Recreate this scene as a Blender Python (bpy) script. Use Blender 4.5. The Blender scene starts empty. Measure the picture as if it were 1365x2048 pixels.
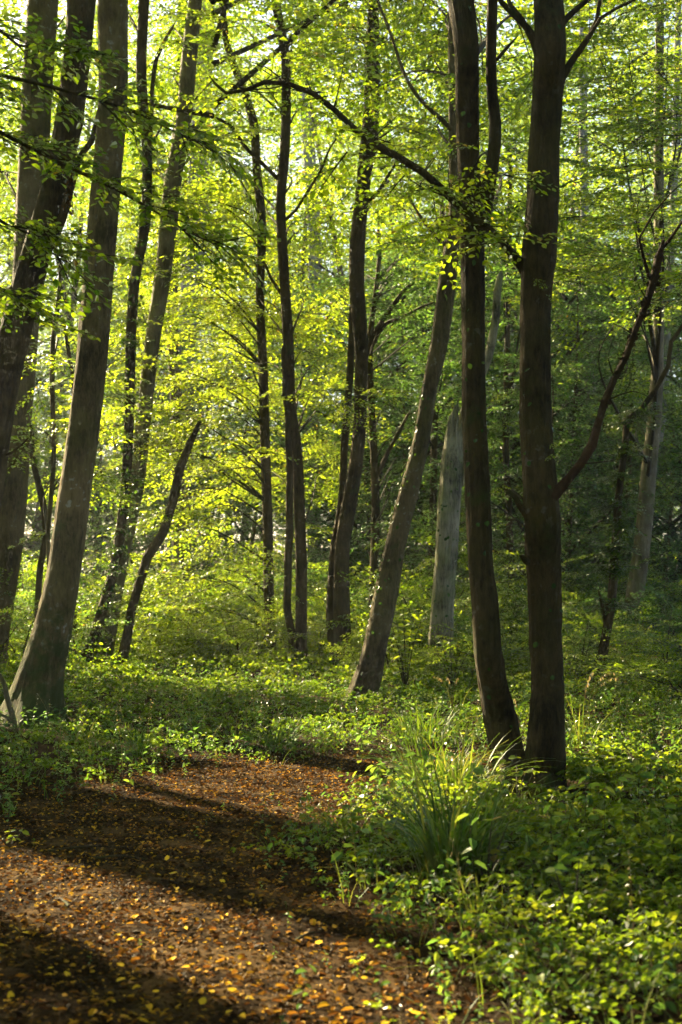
import bpy, math, random
import numpy as np
from mathutils import Vector

random.seed(5)
rng = np.random.default_rng(11)
scene = bpy.context.scene
COL = scene.collection

# ------------------------------------------------------------------ camera
FPX, CX, CY, HORIZON, CAM_Z = 2844.0, 682.5, 1024.0, 1167.0, 1.6
PITCH = math.atan((HORIZON - CY) / FPX)
cam_d = bpy.data.cameras.new('camera')
cam = bpy.data.objects.new('camera', cam_d)
COL.objects.link(cam)
cam.location = (0, 0, CAM_Z)
cam.rotation_euler = (math.pi / 2 + PITCH, 0, 0)
cam_d.sensor_fit = 'VERTICAL'
cam_d.sensor_height = 36.0
cam_d.sensor_width = 24.0
cam_d.lens = 36.0 * FPX / 2048.0
cam_d.clip_end = 2000.0
cam_d.dof.use_dof = True
cam_d.dof.focus_distance = 13.0
cam_d.dof.aperture_fstop = 3.2
scene.camera = cam

# ------------------------------------------------------------------ world, sun, exposure
SUN_EL, SUN_PHI = math.radians(30), math.radians(40)      # phi: angle left of the view direction
SH = np.array([-math.sin(SUN_PHI), math.cos(SUN_PHI)])    # horizontal direction towards the sun
SUN_DIR = Vector((SH[0] * math.cos(SUN_EL), SH[1] * math.cos(SUN_EL), math.sin(SUN_EL)))
world = bpy.data.worlds.new('World')
scene.world = world
world.use_nodes = True
wn = world.node_tree
sky = wn.nodes.new('ShaderNodeTexSky')
sky.sky_type = 'NISHITA'
sky.sun_disc = False
sky.sun_elevation = SUN_EL
sky.sun_rotation = math.atan2(SH[0], SH[1])
sky.air_density = 1.0
sky.dust_density = 2.0
sky.ozone_density = 0.8
bg = wn.nodes['Background']
bg.inputs['Strength'].default_value = 0.05
wn.links.new(sky.outputs[0], bg.inputs['Color'])
sun_d = bpy.data.lights.new('sun', 'SUN')
sun_d.energy = 5.0
sun_d.angle = math.radians(0.5)
sun_d.color = (1.0, 0.82, 0.50)
sun = bpy.data.objects.new('sun', sun_d)
COL.objects.link(sun)
sun.rotation_euler = (-SUN_DIR).to_track_quat('-Z', 'Y').to_euler()
vs = scene.view_settings
vs.view_transform = 'Standard'
vs.look = 'None'
vs.gamma = 1.0
vs.use_curve_mapping = False
vs.exposure = 2.7
cy = scene.cycles
cy.use_denoising = True
cy.max_bounces = 5
cy.use_adaptive_sampling = True
cy.adaptive_threshold = 0.03
cy.diffuse_bounces = 3
cy.glossy_bounces = 2
cy.transmission_bounces = 4
cy.volume_bounces = 0
cy.sample_clamp_indirect = 4.0
cy.caustics_reflective = False
cy.caustics_refractive = False

# ------------------------------------------------------------------ picture <-> place
CP, SP = math.cos(PITCH), math.sin(PITCH)
def ray(x, y):
    u = (x - CX) / FPX; v = -(y - CY) / FPX
    return np.array([u, CP - v * SP, SP + v * CP])
def at(x, y, Y):
    d = ray(x, y)
    return np.array([0, 0, CAM_Z]) + d * (Y / d[1])
def gat(x, y):
    d = ray(x, y)
    return np.array([0, 0, CAM_Z]) + d * (-CAM_Z / d[2])
NV = np.array([math.cos(SUN_PHI), math.sin(SUN_PHI)])     # across the sun's bearing
AV = -SH                                                  # along the shadows
def na(P):
    P = np.asarray(P)
    return P[..., :2] @ NV, P[..., :2] @ AV + P[..., 2] / math.tan(SUN_EL)

# ------------------------------------------------------------------ material helpers
def mat(name):
    m = bpy.data.materials.new(name); m.use_nodes = True
    nt = m.node_tree; nt.nodes.clear()
    out = nt.nodes.new('ShaderNodeOutputMaterial')
    return m, nt, out
def nd(nt, kind, **kw):
    n = nt.nodes.new(kind)
    for k, v in kw.items():
        if k in n.inputs: n.inputs[k].default_value = v
        else: setattr(n, k, v)
    return n
def ramp(nt, stops, fac=None):
    r = nt.nodes.new('ShaderNodeValToRGB')
    el = r.color_ramp.elements
    while len(el) < len(stops): el.new(0.5)
    for e, (p, c) in zip(el, stops):
        e.position = p; e.color = (*c, 1)
    if fac is not None: nt.links.new(fac, r.inputs['Fac'])
    return r
def leaf_material(name, diff, trans, tfac=0.5, gloss=0.06, rough=0.38):
    m, nt, out = mat(name)
    a = nd(nt, 'ShaderNodeAttribute', attribute_name='tint')
    d = nd(nt, 'ShaderNodeBsdfDiffuse'); t = nd(nt, 'ShaderNodeBsdfTranslucent')
    nt.links.new(ramp(nt, diff, a.outputs['Fac']).outputs[0], d.inputs['Color'])
    nt.links.new(ramp(nt, trans, a.outputs['Fac']).outputs[0], t.inputs['Color'])
    mx = nd(nt, 'ShaderNodeMixShader'); mx.inputs[0].default_value = tfac
    nt.links.new(d.outputs[0], mx.inputs[1]); nt.links.new(t.outputs[0], mx.inputs[2])
    g = nd(nt, 'ShaderNodeBsdfGlossy', Roughness=rough)
    g.inputs['Color'].default_value = (0.9, 0.92, 0.9, 1)
    lw = nd(nt, 'ShaderNodeFresnel', IOR=1.38)
    mm = nd(nt, 'ShaderNodeMath', operation='MULTIPLY'); mm.inputs[1].default_value = gloss * 14
    nt.links.new(lw.outputs[0], mm.inputs[0])
    m2 = nd(nt, 'ShaderNodeMixShader')
    nt.links.new(mm.outputs[0], m2.inputs[0])
    nt.links.new(mx.outputs[0], m2.inputs[1]); nt.links.new(g.outputs[0], m2.inputs[2])
    nt.links.new(m2.outputs[0], out.inputs['Surface'])
    return m
def bark_material(name, dark, light, spots=(0.42, 0.42, 0.38), spot_amt=0.12, vscale=9.0, bump=0.5, moss=0.0, fissure=1.0):
    m, nt, out = mat(name)
    b = nd(nt, 'ShaderNodeBsdfPrincipled', Roughness=0.85)
    b.inputs['Specular IOR Level'].default_value = 0.25
    tc = nd(nt, 'ShaderNodeTexCoord')
    mp = nd(nt, 'ShaderNodeMapping'); mp.inputs['Scale'].default_value = (vscale, vscale, vscale * 0.26 * fissure)
    nt.links.new(tc.outputs['Object'], mp.inputs[0])
    n1 = nd(nt, 'ShaderNodeTexNoise', Scale=3.0, Detail=6.0, Roughness=0.65); nt.links.new(mp.outputs[0], n1.inputs['Vector'])
    n1.inputs['Detail'].default_value = 10.0; n1.inputs['Roughness'].default_value = 0.74
    n2 = nd(nt, 'ShaderNodeTexNoise', Scale=2.2, Detail=4.0); nt.links.new(tc.outputs['Object'], n2.inputs['Vector'])
    ad = nd(nt, 'ShaderNodeMath', operation='ADD'); nt.links.new(n1.outputs['Fac'], ad.inputs[0])
    s2 = nd(nt, 'ShaderNodeMath', operation='MULTIPLY_ADD'); s2.inputs[1].default_value = 0.9; s2.inputs[2].default_value = -0.45
    nt.links.new(n2.outputs['Fac'], s2.inputs[0]); nt.links.new(s2.outputs[0], ad.inputs[1])
    c = ramp(nt, [(0.30, dark), (0.66, light)], ad.outputs[0])
    col = c.outputs[0]
    n6 = nd(nt, 'ShaderNodeTexNoise', Scale=1.7, Detail=6.0, Roughness=0.7); nt.links.new(tc.outputs['Object'], n6.inputs['Vector'])
    r6 = ramp(nt, [(0.46, (0, 0, 0)), (0.64, (0.55, 0.55, 0.55))], n6.outputs['Fac'])
    m6 = nd(nt, 'ShaderNodeMixRGB'); nt.links.new(r6.outputs[0], m6.inputs[0]); nt.links.new(col, m6.inputs[1])
    m6.inputs[2].default_value = (light[0] * .72, light[1] * .90, light[2] * .5, 1)   # green algae film
    col = m6.outputs[0]
    # pale lichen flecks
    n3 = nd(nt, 'ShaderNodeTexNoise', Scale=14.0, Detail=3.0); nt.links.new(tc.outputs['Object'], n3.inputs['Vector'])
    r3 = ramp(nt, [(0.60, (0, 0, 0)), (0.68, (1, 1, 1))], n3.outputs['Fac'])
    r3b = ramp(nt, [(0.48, (0, 0, 0)), (0.62, (1, 1, 1))], n2.outputs['Fac'])
    m3 = nd(nt, 'ShaderNodeMath', operation='MULTIPLY'); nt.links.new(r3.outputs[0], m3.inputs[0]); nt.links.new(r3b.outputs[0], m3.inputs[1])
    m4 = nd(nt, 'ShaderNodeMath', operation='MULTIPLY'); nt.links.new(m3.outputs[0], m4.inputs[0]); m4.inputs[1].default_value = spot_amt * 5
    mx = nd(nt, 'ShaderNodeMixRGB'); nt.links.new(m4.outputs[0], mx.inputs[0]); nt.links.new(col, mx.inputs[1]); mx.inputs[2].default_value = (*spots, 1)
    col = mx.outputs[0]
    if moss > 0:
        n5 = nd(nt, 'ShaderNodeTexNoise', Scale=2.6, Detail=5.0, Roughness=0.7); nt.links.new(tc.outputs['Object'], n5.inputs['Vector'])
        sx = nd(nt, 'ShaderNodeSeparateXYZ'); nt.links.new(tc.outputs['Object'], sx.inputs[0])
        h = nd(nt, 'ShaderNodeMath', operation='MULTIPLY_ADD'); h.inputs[1].default_value = -0.16; h.inputs[2].default_value = moss
        nt.links.new(sx.outputs['Z'], h.inputs[0])
        mxm = nd(nt, 'ShaderNodeMath', operation='MAXIMUM'); nt.links.new(h.outputs[0], mxm.inputs[0]); mxm.inputs[1].default_value = -0.06
        a5 = nd(nt, 'ShaderNodeMath', operation='ADD'); nt.links.new(n5.outputs['Fac'], a5.inputs[0]); nt.links.new(mxm.outputs[0], a5.inputs[1])
        r5 = ramp(nt, [(0.53, (0, 0, 0)), (0.68, (0.9, 0.9, 0.9))], a5.outputs[0])
        mx5 = nd(nt, 'ShaderNodeMixRGB'); nt.links.new(r5.outputs[0], mx5.inputs[0]); nt.links.new(col, mx5.inputs[1]); mx5.inputs[2].default_value = (0.055, 0.075, 0.018, 1)
        col = mx5.outputs[0]
    nt.links.new(col, b.inputs['Base Color'])
    bp = nd(nt, 'ShaderNodeBump', Strength=bump, Distance=0.06)
    nt.links.new(ad.outputs[0], bp.inputs['Height']); nt.links.new(bp.outputs[0], b.inputs['Normal'])
    nt.links.new(b.outputs[0], out.inputs['Surface'])
    return m

GREEN_D = [(0.0, (0.026, 0.060, 0.014)), (0.5, (0.050, 0.100, 0.018)), (0.9, (0.085, 0.130, 0.022)), (1.0, (0.17, 0.13, 0.02))]
GREEN_T = [(0.0, (0.10, 0.22, 0.008)), (0.5, (0.36, 0.52, 0.012)), (0.9, (0.60, 0.70, 0.018)), (1.0, (0.50, 0.32, 0.03))]
M_LEAF = leaf_material('beech_leaf', GREEN_D, GREEN_T, 0.66, 0.03)
M_LEAF2 = leaf_material('understory_leaf',
    [(0.0, (0.036, 0.086, 0.040)), (0.6, (0.062, 0.126, 0.048)), (1.0, (0.11, 0.14, 0.036))],
    [(0.0, (0.10, 0.22, 0.030)), (0.6, (0.20, 0.37, 0.040)), (1.0, (0.42, 0.46, 0.03))], 0.52, 0.02)
M_BRAMBLE = leaf_material('bramble_leaf',
    [(0.0, (0.016, 0.036, 0.010)), (0.6, (0.044, 0.074, 0.016)), (0.93, (0.095, 0.120, 0.020)), (1.0, (0.2, 0.12, 0.02))],
    [(0.0, (0.12, 0.22, 0.010)), (0.6, (0.32, 0.44, 0.014)), (0.93, (0.52, 0.54, 0.02)), (1.0, (0.5, 0.24, 0.03))], 0.54, 0.014, 0.45)
M_IVY = leaf_material('ivy_leaf',
    [(0.0, (0.014, 0.040, 0.010)), (0.7, (0.035, 0.085, 0.016)), (1.0, (0.08, 0.12, 0.02))],
    [(0.0, (0.05, 0.12, 0.008)), (0.7, (0.15, 0.27, 0.012)), (1.0, (0.35, 0.40, 0.02))], 0.38, 0.05, 0.35)
M_GRASS = leaf_material('sedge_blade',
    [(0.0, (0.022, 0.055, 0.014)), (0.6, (0.05, 0.105, 0.02)), (1.0, (0.14, 0.15, 0.04))],
    [(0.0, (0.08, 0.17, 0.010)), (0.6, (0.20, 0.32, 0.014)), (1.0, (0.42, 0.42, 0.05))], 0.45, 0.025)
M_STRAW = leaf_material('dry_grass', [(0.0, (0.25, 0.17, 0.07)), (1.0, (0.42, 0.33, 0.16))], [(0.0, (0.35, 0.25, 0.08)), (1.0, (0.5, 0.4, 0.16))], 0.35, 0.04)
M_LITTER = leaf_material('fallen_leaf',
    [(0.0, (0.016, 0.010, 0.006)), (0.40, (0.056, 0.030, 0.010)), (0.66, (0.18, 0.095, 0.020)), (0.85, (0.48, 0.27, 0.022)), (1.0, (0.70, 0.46, 0.03))],
    [(0.0, (0.02, 0.01, 0.004)), (0.40, (0.09, 0.035, 0.01)), (0.66, (0.28, 0.10, 0.015)), (0.85, (0.5, 0.22, 0.02)), (1.0, (0.6, 0.36, 0.03))], 0.25, 0.005, 0.55)
M_DEADLEAF = leaf_material('withered_leaf', [(0.0, (0.05, 0.025, 0.01)), (1.0, (0.16, 0.07, 0.02))], [(0.0, (0.1, 0.04, 0.01)), (1.0, (0.3, 0.12, 0.02))], 0.3, 0.02)
M_BARK = bark_material('beech_bark', (0.034, 0.025, 0.012), (0.180, 0.132, 0.068), spot_amt=0.10, moss=0.10, bump=0.9)
M_BARK_MOSS = bark_material('mossy_bark', (0.040, 0.029, 0.012), (0.225, 0.162, 0.078), spot_amt=0.14, moss=0.24, bump=0.9)
M_BARK_DARK = bark_material('shaded_bark', (0.018, 0.012, 0.006), (0.110, 0.075, 0.035), spot_amt=0.035, moss=0.08, bump=1.0)  # the common bark, darkened for the shade these trunks stand in
M_BARK_PALE = bark_material('pale_bark', (0.13, 0.12, 0.105), (0.30, 0.285, 0.245), spot_amt=0.12)
M_BARK_RED = bark_material('dead_bark', (0.030, 0.016, 0.010), (0.105, 0.055, 0.032), spot_amt=0.0, bump=1.0, fissure=2.5)
M_BARK_GREY = bark_material('grey_bark', (0.062, 0.050, 0.030), (0.215, 0.178, 0.115), spot_amt=0.08)
M_SNAG = bark_material('weathered_wood', (0.045, 0.040, 0.030), (0.46, 0.41, 0.31), spot_amt=0.06, vscale=13, bump=1.0, fissure=0.55)
M_TWIG = bark_material('twig_bark', (0.028, 0.021, 0.014), (0.07, 0.055, 0.036), spot_amt=0.0, bump=0.2)

# ------------------------------------------------------------------ mesh helpers
class Acc:
    def __init__(s): s.V = []; s.Q = []; s.M = []; s.T = []; s.n = 0
    def add(s, V, Q, m=0, t=0.5):
        if len(Q) == 0: return
        k = len(Q)
        s.V.append(V); s.Q.append(np.asarray(Q) + s.n); s.n += len(V)
        s.M.append(np.full(k, m) if np.isscalar(m) else m)
        s.T.append(np.full(k, t) if np.isscalar(t) else t)
    def mesh(s, name, mats, origin=(0, 0, 0), smooth=False):
        V = np.concatenate(s.V) - np.asarray(origin); Q = np.concatenate(s.Q)
        me = bpy.data.meshes.new(name)
        me.vertices.add(len(V)); me.vertices.foreach_set('co', V.astype(np.float32).ravel())
        me.loops.add(4 * len(Q)); me.loops.foreach_set('vertex_index', Q.astype(np.int32).ravel())
        me.polygons.add(len(Q)); me.polygons.foreach_set('loop_start', np.arange(0, 4 * len(Q), 4, dtype=np.int32))
        me.polygons.foreach_set('material_index', np.concatenate(s.M).astype(np.int32))
        me.polygons.foreach_set('use_smooth', np.full(len(Q), bool(smooth)))
        me.update(calc_edges=True)
        me.attributes.new('tint', 'FLOAT', 'FACE').data.foreach_set('value', np.clip(np.concatenate(s.T), 0, 1).astype(np.float32))
        for m in mats: me.materials.append(m)
        return me
    def tris(s): return 2 * sum(len(q) for q in s.Q)
def link(name, data, parent=None, loc=None, label=None, cat=None, group=None, kind=None):
    o = bpy.data.objects.new(name, data); COL.objects.link(o)
    if parent is not None: o.parent = parent
    if loc is not None: o.location = loc
    if label: o['label'] = label
    if cat: o['category'] = cat
    if group: o['group'] = group
    if kind: o['kind'] = kind
    return o

def catmull(P, R, step=0.2):
    P = np.asarray(P, float); R = np.asarray(R, float)
    Pe = np.vstack([2 * P[0] - P[1], P, 2 * P[-1] - P[-2]]); Re = np.concatenate([[R[0]], R, [R[-1]]])
    outP, outR = [], []
    for i in range(1, len(Pe) - 2):
        p0, p1, p2, p3 = Pe[i - 1:i + 3]
        k = max(1, int(np.linalg.norm(p2 - p1) / step))
        for t in np.arange(k) / k:
            outP.append(0.5 * (2 * p1 + (p2 - p0) * t + (2 * p0 - 5 * p1 + 4 * p2 - p3) * t * t + (3 * p1 - p0 - 3 * p2 + p3) * t ** 3))
            outR.append(Re[i] + (Re[i + 1] - Re[i]) * t)
    outP.append(P[-1]); outR.append(R[-1])
    return np.array(outP), np.array(outR)

def tube(P, R, sides=8, rough=0.0, flare=None, ridge=0.0):
    """quads of a swept tube; rough = relative unevenness; closed at the end by tapering rings"""
    P = np.asarray(P, float); R = np.asarray(R, float).copy()
    n = len(P)
    T = np.gradient(P, axis=0); T /= np.linalg.norm(T, axis=1)[:, None] + 1e-9
    up = np.array([0.0, 1.0, 0.0]) if abs(T[0][1]) < 0.9 else np.array([1.0, 0, 0])
    N = np.zeros_like(P); B = np.zeros_like(P)
    for i in range(n):
        up = up - T[i] * (up @ T[i]); up /= np.linalg.norm(up) + 1e-9
        N[i] = up; B[i] = np.cross(T[i], up)
    th = np.arange(sides) * 2 * math.pi / sides
    L = np.concatenate([[0], np.cumsum(np.linalg.norm(np.diff(P, axis=0), axis=1))])
    rad = R[:, None] * np.ones((1, sides))
    if rough > 0:
        f = np.zeros((n, sides))
        for k, amp, kz in ((2, .8, .5), (3, .7, .9), (5, .45, 1.6), (7, .28, 2.8), (4, .3, 4.5), (0, .35, 1.1), (0, .25, 3.7)):
            f += amp * np.cos(k * th[None] + rng.uniform(0, 6.3) + L[:, None] * kz * rng.uniform(.7, 1.3) * (1 if rng.random() < .5 else -1)) * np.sin(L[:, None] * kz * .7 + rng.uniform(0, 6.3)) ** 2
        rad = rad * (1 + rough * f)
    if ridge > 0:
        w = np.cumsum(rng.normal(0, .10, n))
        g = np.zeros((n, sides))
        for k in (6, 9, 11, 13, 16, 19, 23):
            g += np.sin(k * th[None] + rng.uniform(0, 6.3) + (w * rng.uniform(.5, 1.6))[:, None] * 1.5) * (.5 + .5 * np.sin(L[:, None] * rng.uniform(1.2, 5) + rng.uniform(0, 6.3))) / 2.6
        rad = rad * (1 + ridge * g) + ridge * R[:, None] * .35 * rng.normal(0, 1, (n, sides))
        for kk in range(max(1, n // 14)):       # knots and branch scars
            ci = rng.integers(0, n); ct = rng.uniform(0, 6.28); sz = rng.uniform(.05, .11)
            dth = (th[None] - ct + math.pi) % (2 * math.pi) - math.pi
            rad = rad * (1 + rng.uniform(.04, .13) * np.exp(-((dth * R[ci]) ** 2 + (L[:, None] - L[ci]) ** 2) / (2 * (sz * .6) ** 2)))
    if flare is not None:
        fl, lob, ph = flare
        h = np.clip(1 - (L - L[0]) / fl, 0, 1) ** 2
        rad = rad * (1 + h[:, None] * (0.30 + 1.0 * np.maximum(0, np.cos(lob * th[None] + ph + .6 * np.sin(th[None])))))
    V = P[:, None] + rad[..., None] * (np.cos(th)[None, :, None] * N[:, None] + np.sin(th)[None, :, None] * B[:, None])
    V = V.reshape(-1, 3)
    i = np.arange(n - 1)[:, None] * sides; j = np.arange(sides)[None]; j2 = (j + 1) % sides
    Q = np.stack([i + j, i + j2, i + sides + j2, i + sides + j], -1).reshape(-1, 4)
    return V, Q

# ---- leaves
def leaf_quads(pos, d, nrm, size, width, hi=True, fold=0.12, curl=0.0):
    d = d / np.linalg.norm(d); nrm = nrm - d * (nrm @ d); nrm /= np.linalg.norm(nrm) + 1e-9
    s = np.cross(nrm, d)
    if hi:
        loc = np.array([(0, 0, 0), (.30, width * .42, fold), (.70, width * .38, fold - curl * .5), (1, 0, -curl), (.70, -width * .38, fold - curl * .5), (.30, -width * .42, fold)])
        loc[:, 2] *= np.array([1, width, width, 1, width, width])
        Q = [(0, 3, 2, 1), (0, 5, 4, 3)]
    else:
        loc = np.array([(0, 0, 0), (.48, width * .5, fold * width), (1, 0, -curl), (.48, -width * .5, fold * width)])
        Q = [(0, 3, 2, 1)]
    V = pos + size * (loc[:, :1] * d + loc[:, 1:2] * s + loc[:, 2:] * nrm)
    return V, np.array(Q)

def make_fan(L=1.6, twigs=13, per=10, size=0.092, hi=True, tilt=0.30, droop=0.12, stem=True):
    """a flat spray: an axis with side twigs in one plane, leaves set alternately along them"""
    a = Acc()
    ax = lambda x: np.array([x, 0.06 * math.sin(x * 2.3), -droop * x * x])
    if stem: a.add(*tube([ax(x) for x in np.linspace(0, L, 5)], np.linspace(.009, .002, 5), 3), 1)
    def leaves(p0, d, ln, n):
        for k in range(n):
            f = (k + 0.6 + rng.uniform(-.3, .3)) / n
            p = p0 + d * ln * f + np.array([0, 0, -0.1 * ln * f * f])
            side = 1 if k % 2 else -1
            ang = side * rng.uniform(.6, 1.15)
            ld = np.array([d[0] * math.cos(ang) - d[1] * math.sin(ang), d[0] * math.sin(ang) + d[1] * math.cos(ang), d[2] + rng.normal(-.10, .17)])
            nr = np.array([rng.normal(0, tilt), rng.normal(0, tilt), 1.0])
            V, Q = leaf_quads(p, ld, nr, size * rng.uniform(.65, 1.2), rng.uniform(.58, .75), hi, rng.uniform(.02, .22), rng.uniform(0, .18))
            a.add(V, Q, 0, min(1, max(0, rng.normal(.45, .2))))
    for k in range(twigs):
        x = L * (0.1 + 0.85 * (k + rng.uniform(-.25, .25)) / twigs)
        side = 1 if k % 2 else -1
        ang = side * rng.uniform(.7, 1.05)
        ln = L * (.50 * (1 - .72 * x / L)) * rng.uniform(.75, 1.2) + .08
        d = np.array([math.cos(ang), math.sin(ang), rng.normal(-.08, .10)]); d /= np.linalg.norm(d)
        p0 = ax(x)
        if stem: a.add(*tube([p0, p0 + d * ln * .5 + np.array([0, 0, -.025 * ln]), p0 + d * ln + np.array([0, 0, -.1 * ln])], [.005, .003, .001], 3), 1)
        leaves(p0, d, ln, max(3, int(per * ln / (.38 * L))))
    leaves(ax(L * .7), np.array([1, 0, -2 * droop * L]) / np.linalg.norm([1, 0, -2 * droop * L]), L * .33, per // 2)
    return (np.concatenate(a.V), np.concatenate(a.Q), np.concatenate(a.M), np.concatenate(a.T))

def place(acc, templates, P, az, pitch, roll, scale, dt=0.0, gaps=None, mleaf=0, mtwig=1, tjit=0.10):
    """instances of templates merged into acc (numpy)"""
    P = np.asarray(P, float); K = len(P)
    if K == 0: return
    bc = lambda v: np.broadcast_to(np.asarray(v, float), (K,))
    az, pitch, roll, scale, dt = map(bc, (az, pitch, roll, scale, dt))
    ca, sa, cp, sp, cr, sr = np.cos(az), np.sin(az), np.cos(pitch), np.sin(pitch), np.cos(roll), np.sin(roll)
    X = np.stack([ca * cp, sa * cp, sp], -1)
    Yb = np.stack([-sa, ca, 0 * ca], -1); Zb = np.cross(X, Yb)
    Yv = Yb * cr[:, None] + Zb * sr[:, None]; Zv = -Yb * sr[:, None] + Zb * cr[:, None]
    pick = rng.integers(0, len(templates), K)
    for ti, (tv, tq, tm, tt) in enumerate(templates):
        idx = np.nonzero(pick == ti)[0]
        if len(idx) == 0: continue
        R = np.stack([X[idx], Yv[idx], Zv[idx]], 1) * scale[idx][:, None, None]
        V = np.einsum('vc,kcd->kvd', tv, R) + P[idx][:, None]
        Q = tq[None] + (np.arange(len(idx)) * len(tv))[:, None, None]
        T = tt[None] + dt[idx][:, None] + rng.normal(0, tjit, (len(idx), 1))
        T = np.where((T > .9) & (tt[None] < .93), .9 - .1 * rng.random(T.shape), T)
        M = np.where(tm == 0, mleaf, mtwig)[None].repeat(len(idx), 0)
        V = V.reshape(-1, 3); Q = Q.reshape(-1, 4); T = T.ravel(); M = M.ravel()
        if gaps is not None:
            c = V[Q].mean(1); n, a_ = na(c); keep = np.ones(len(Q), bool)
            for (n0, n1, a0, a1, kp) in gaps:
                ins = (n > n0) & (n < n1) & (a_ > a0) & (a_ < a1)
                keep &= ~(ins & (rng.random(len(Q)) > kp))
            Q, T, M = Q[keep], T[keep], M[keep]
            u, inv = np.unique(Q, return_inverse=True); V = V[u]; Q = inv.reshape(-1, 4)
        acc.add(V, Q, M, T)

FAN_HI = [make_fan() for _ in range(5)]
FAN_MID = [make_fan(hi=False, twigs=10, per=7, size=.10) for _ in range(4)]
FAN_LOW = [make_fan(L=1.9, hi=False, twigs=8, per=5, size=.16, stem=False) for _ in range(4)]
SPRIG = [make_fan(L=.62, twigs=5, per=6, size=.078, tilt=.4) for _ in range(4)]

# ------------------------------------------------------------------ trees
def smooth_noise(n, amp, step):
    k = max(2, int(n * step)); return np.interp(np.linspace(0, k - 1, n), np.arange(k), rng.normal(0, amp, k))

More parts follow.
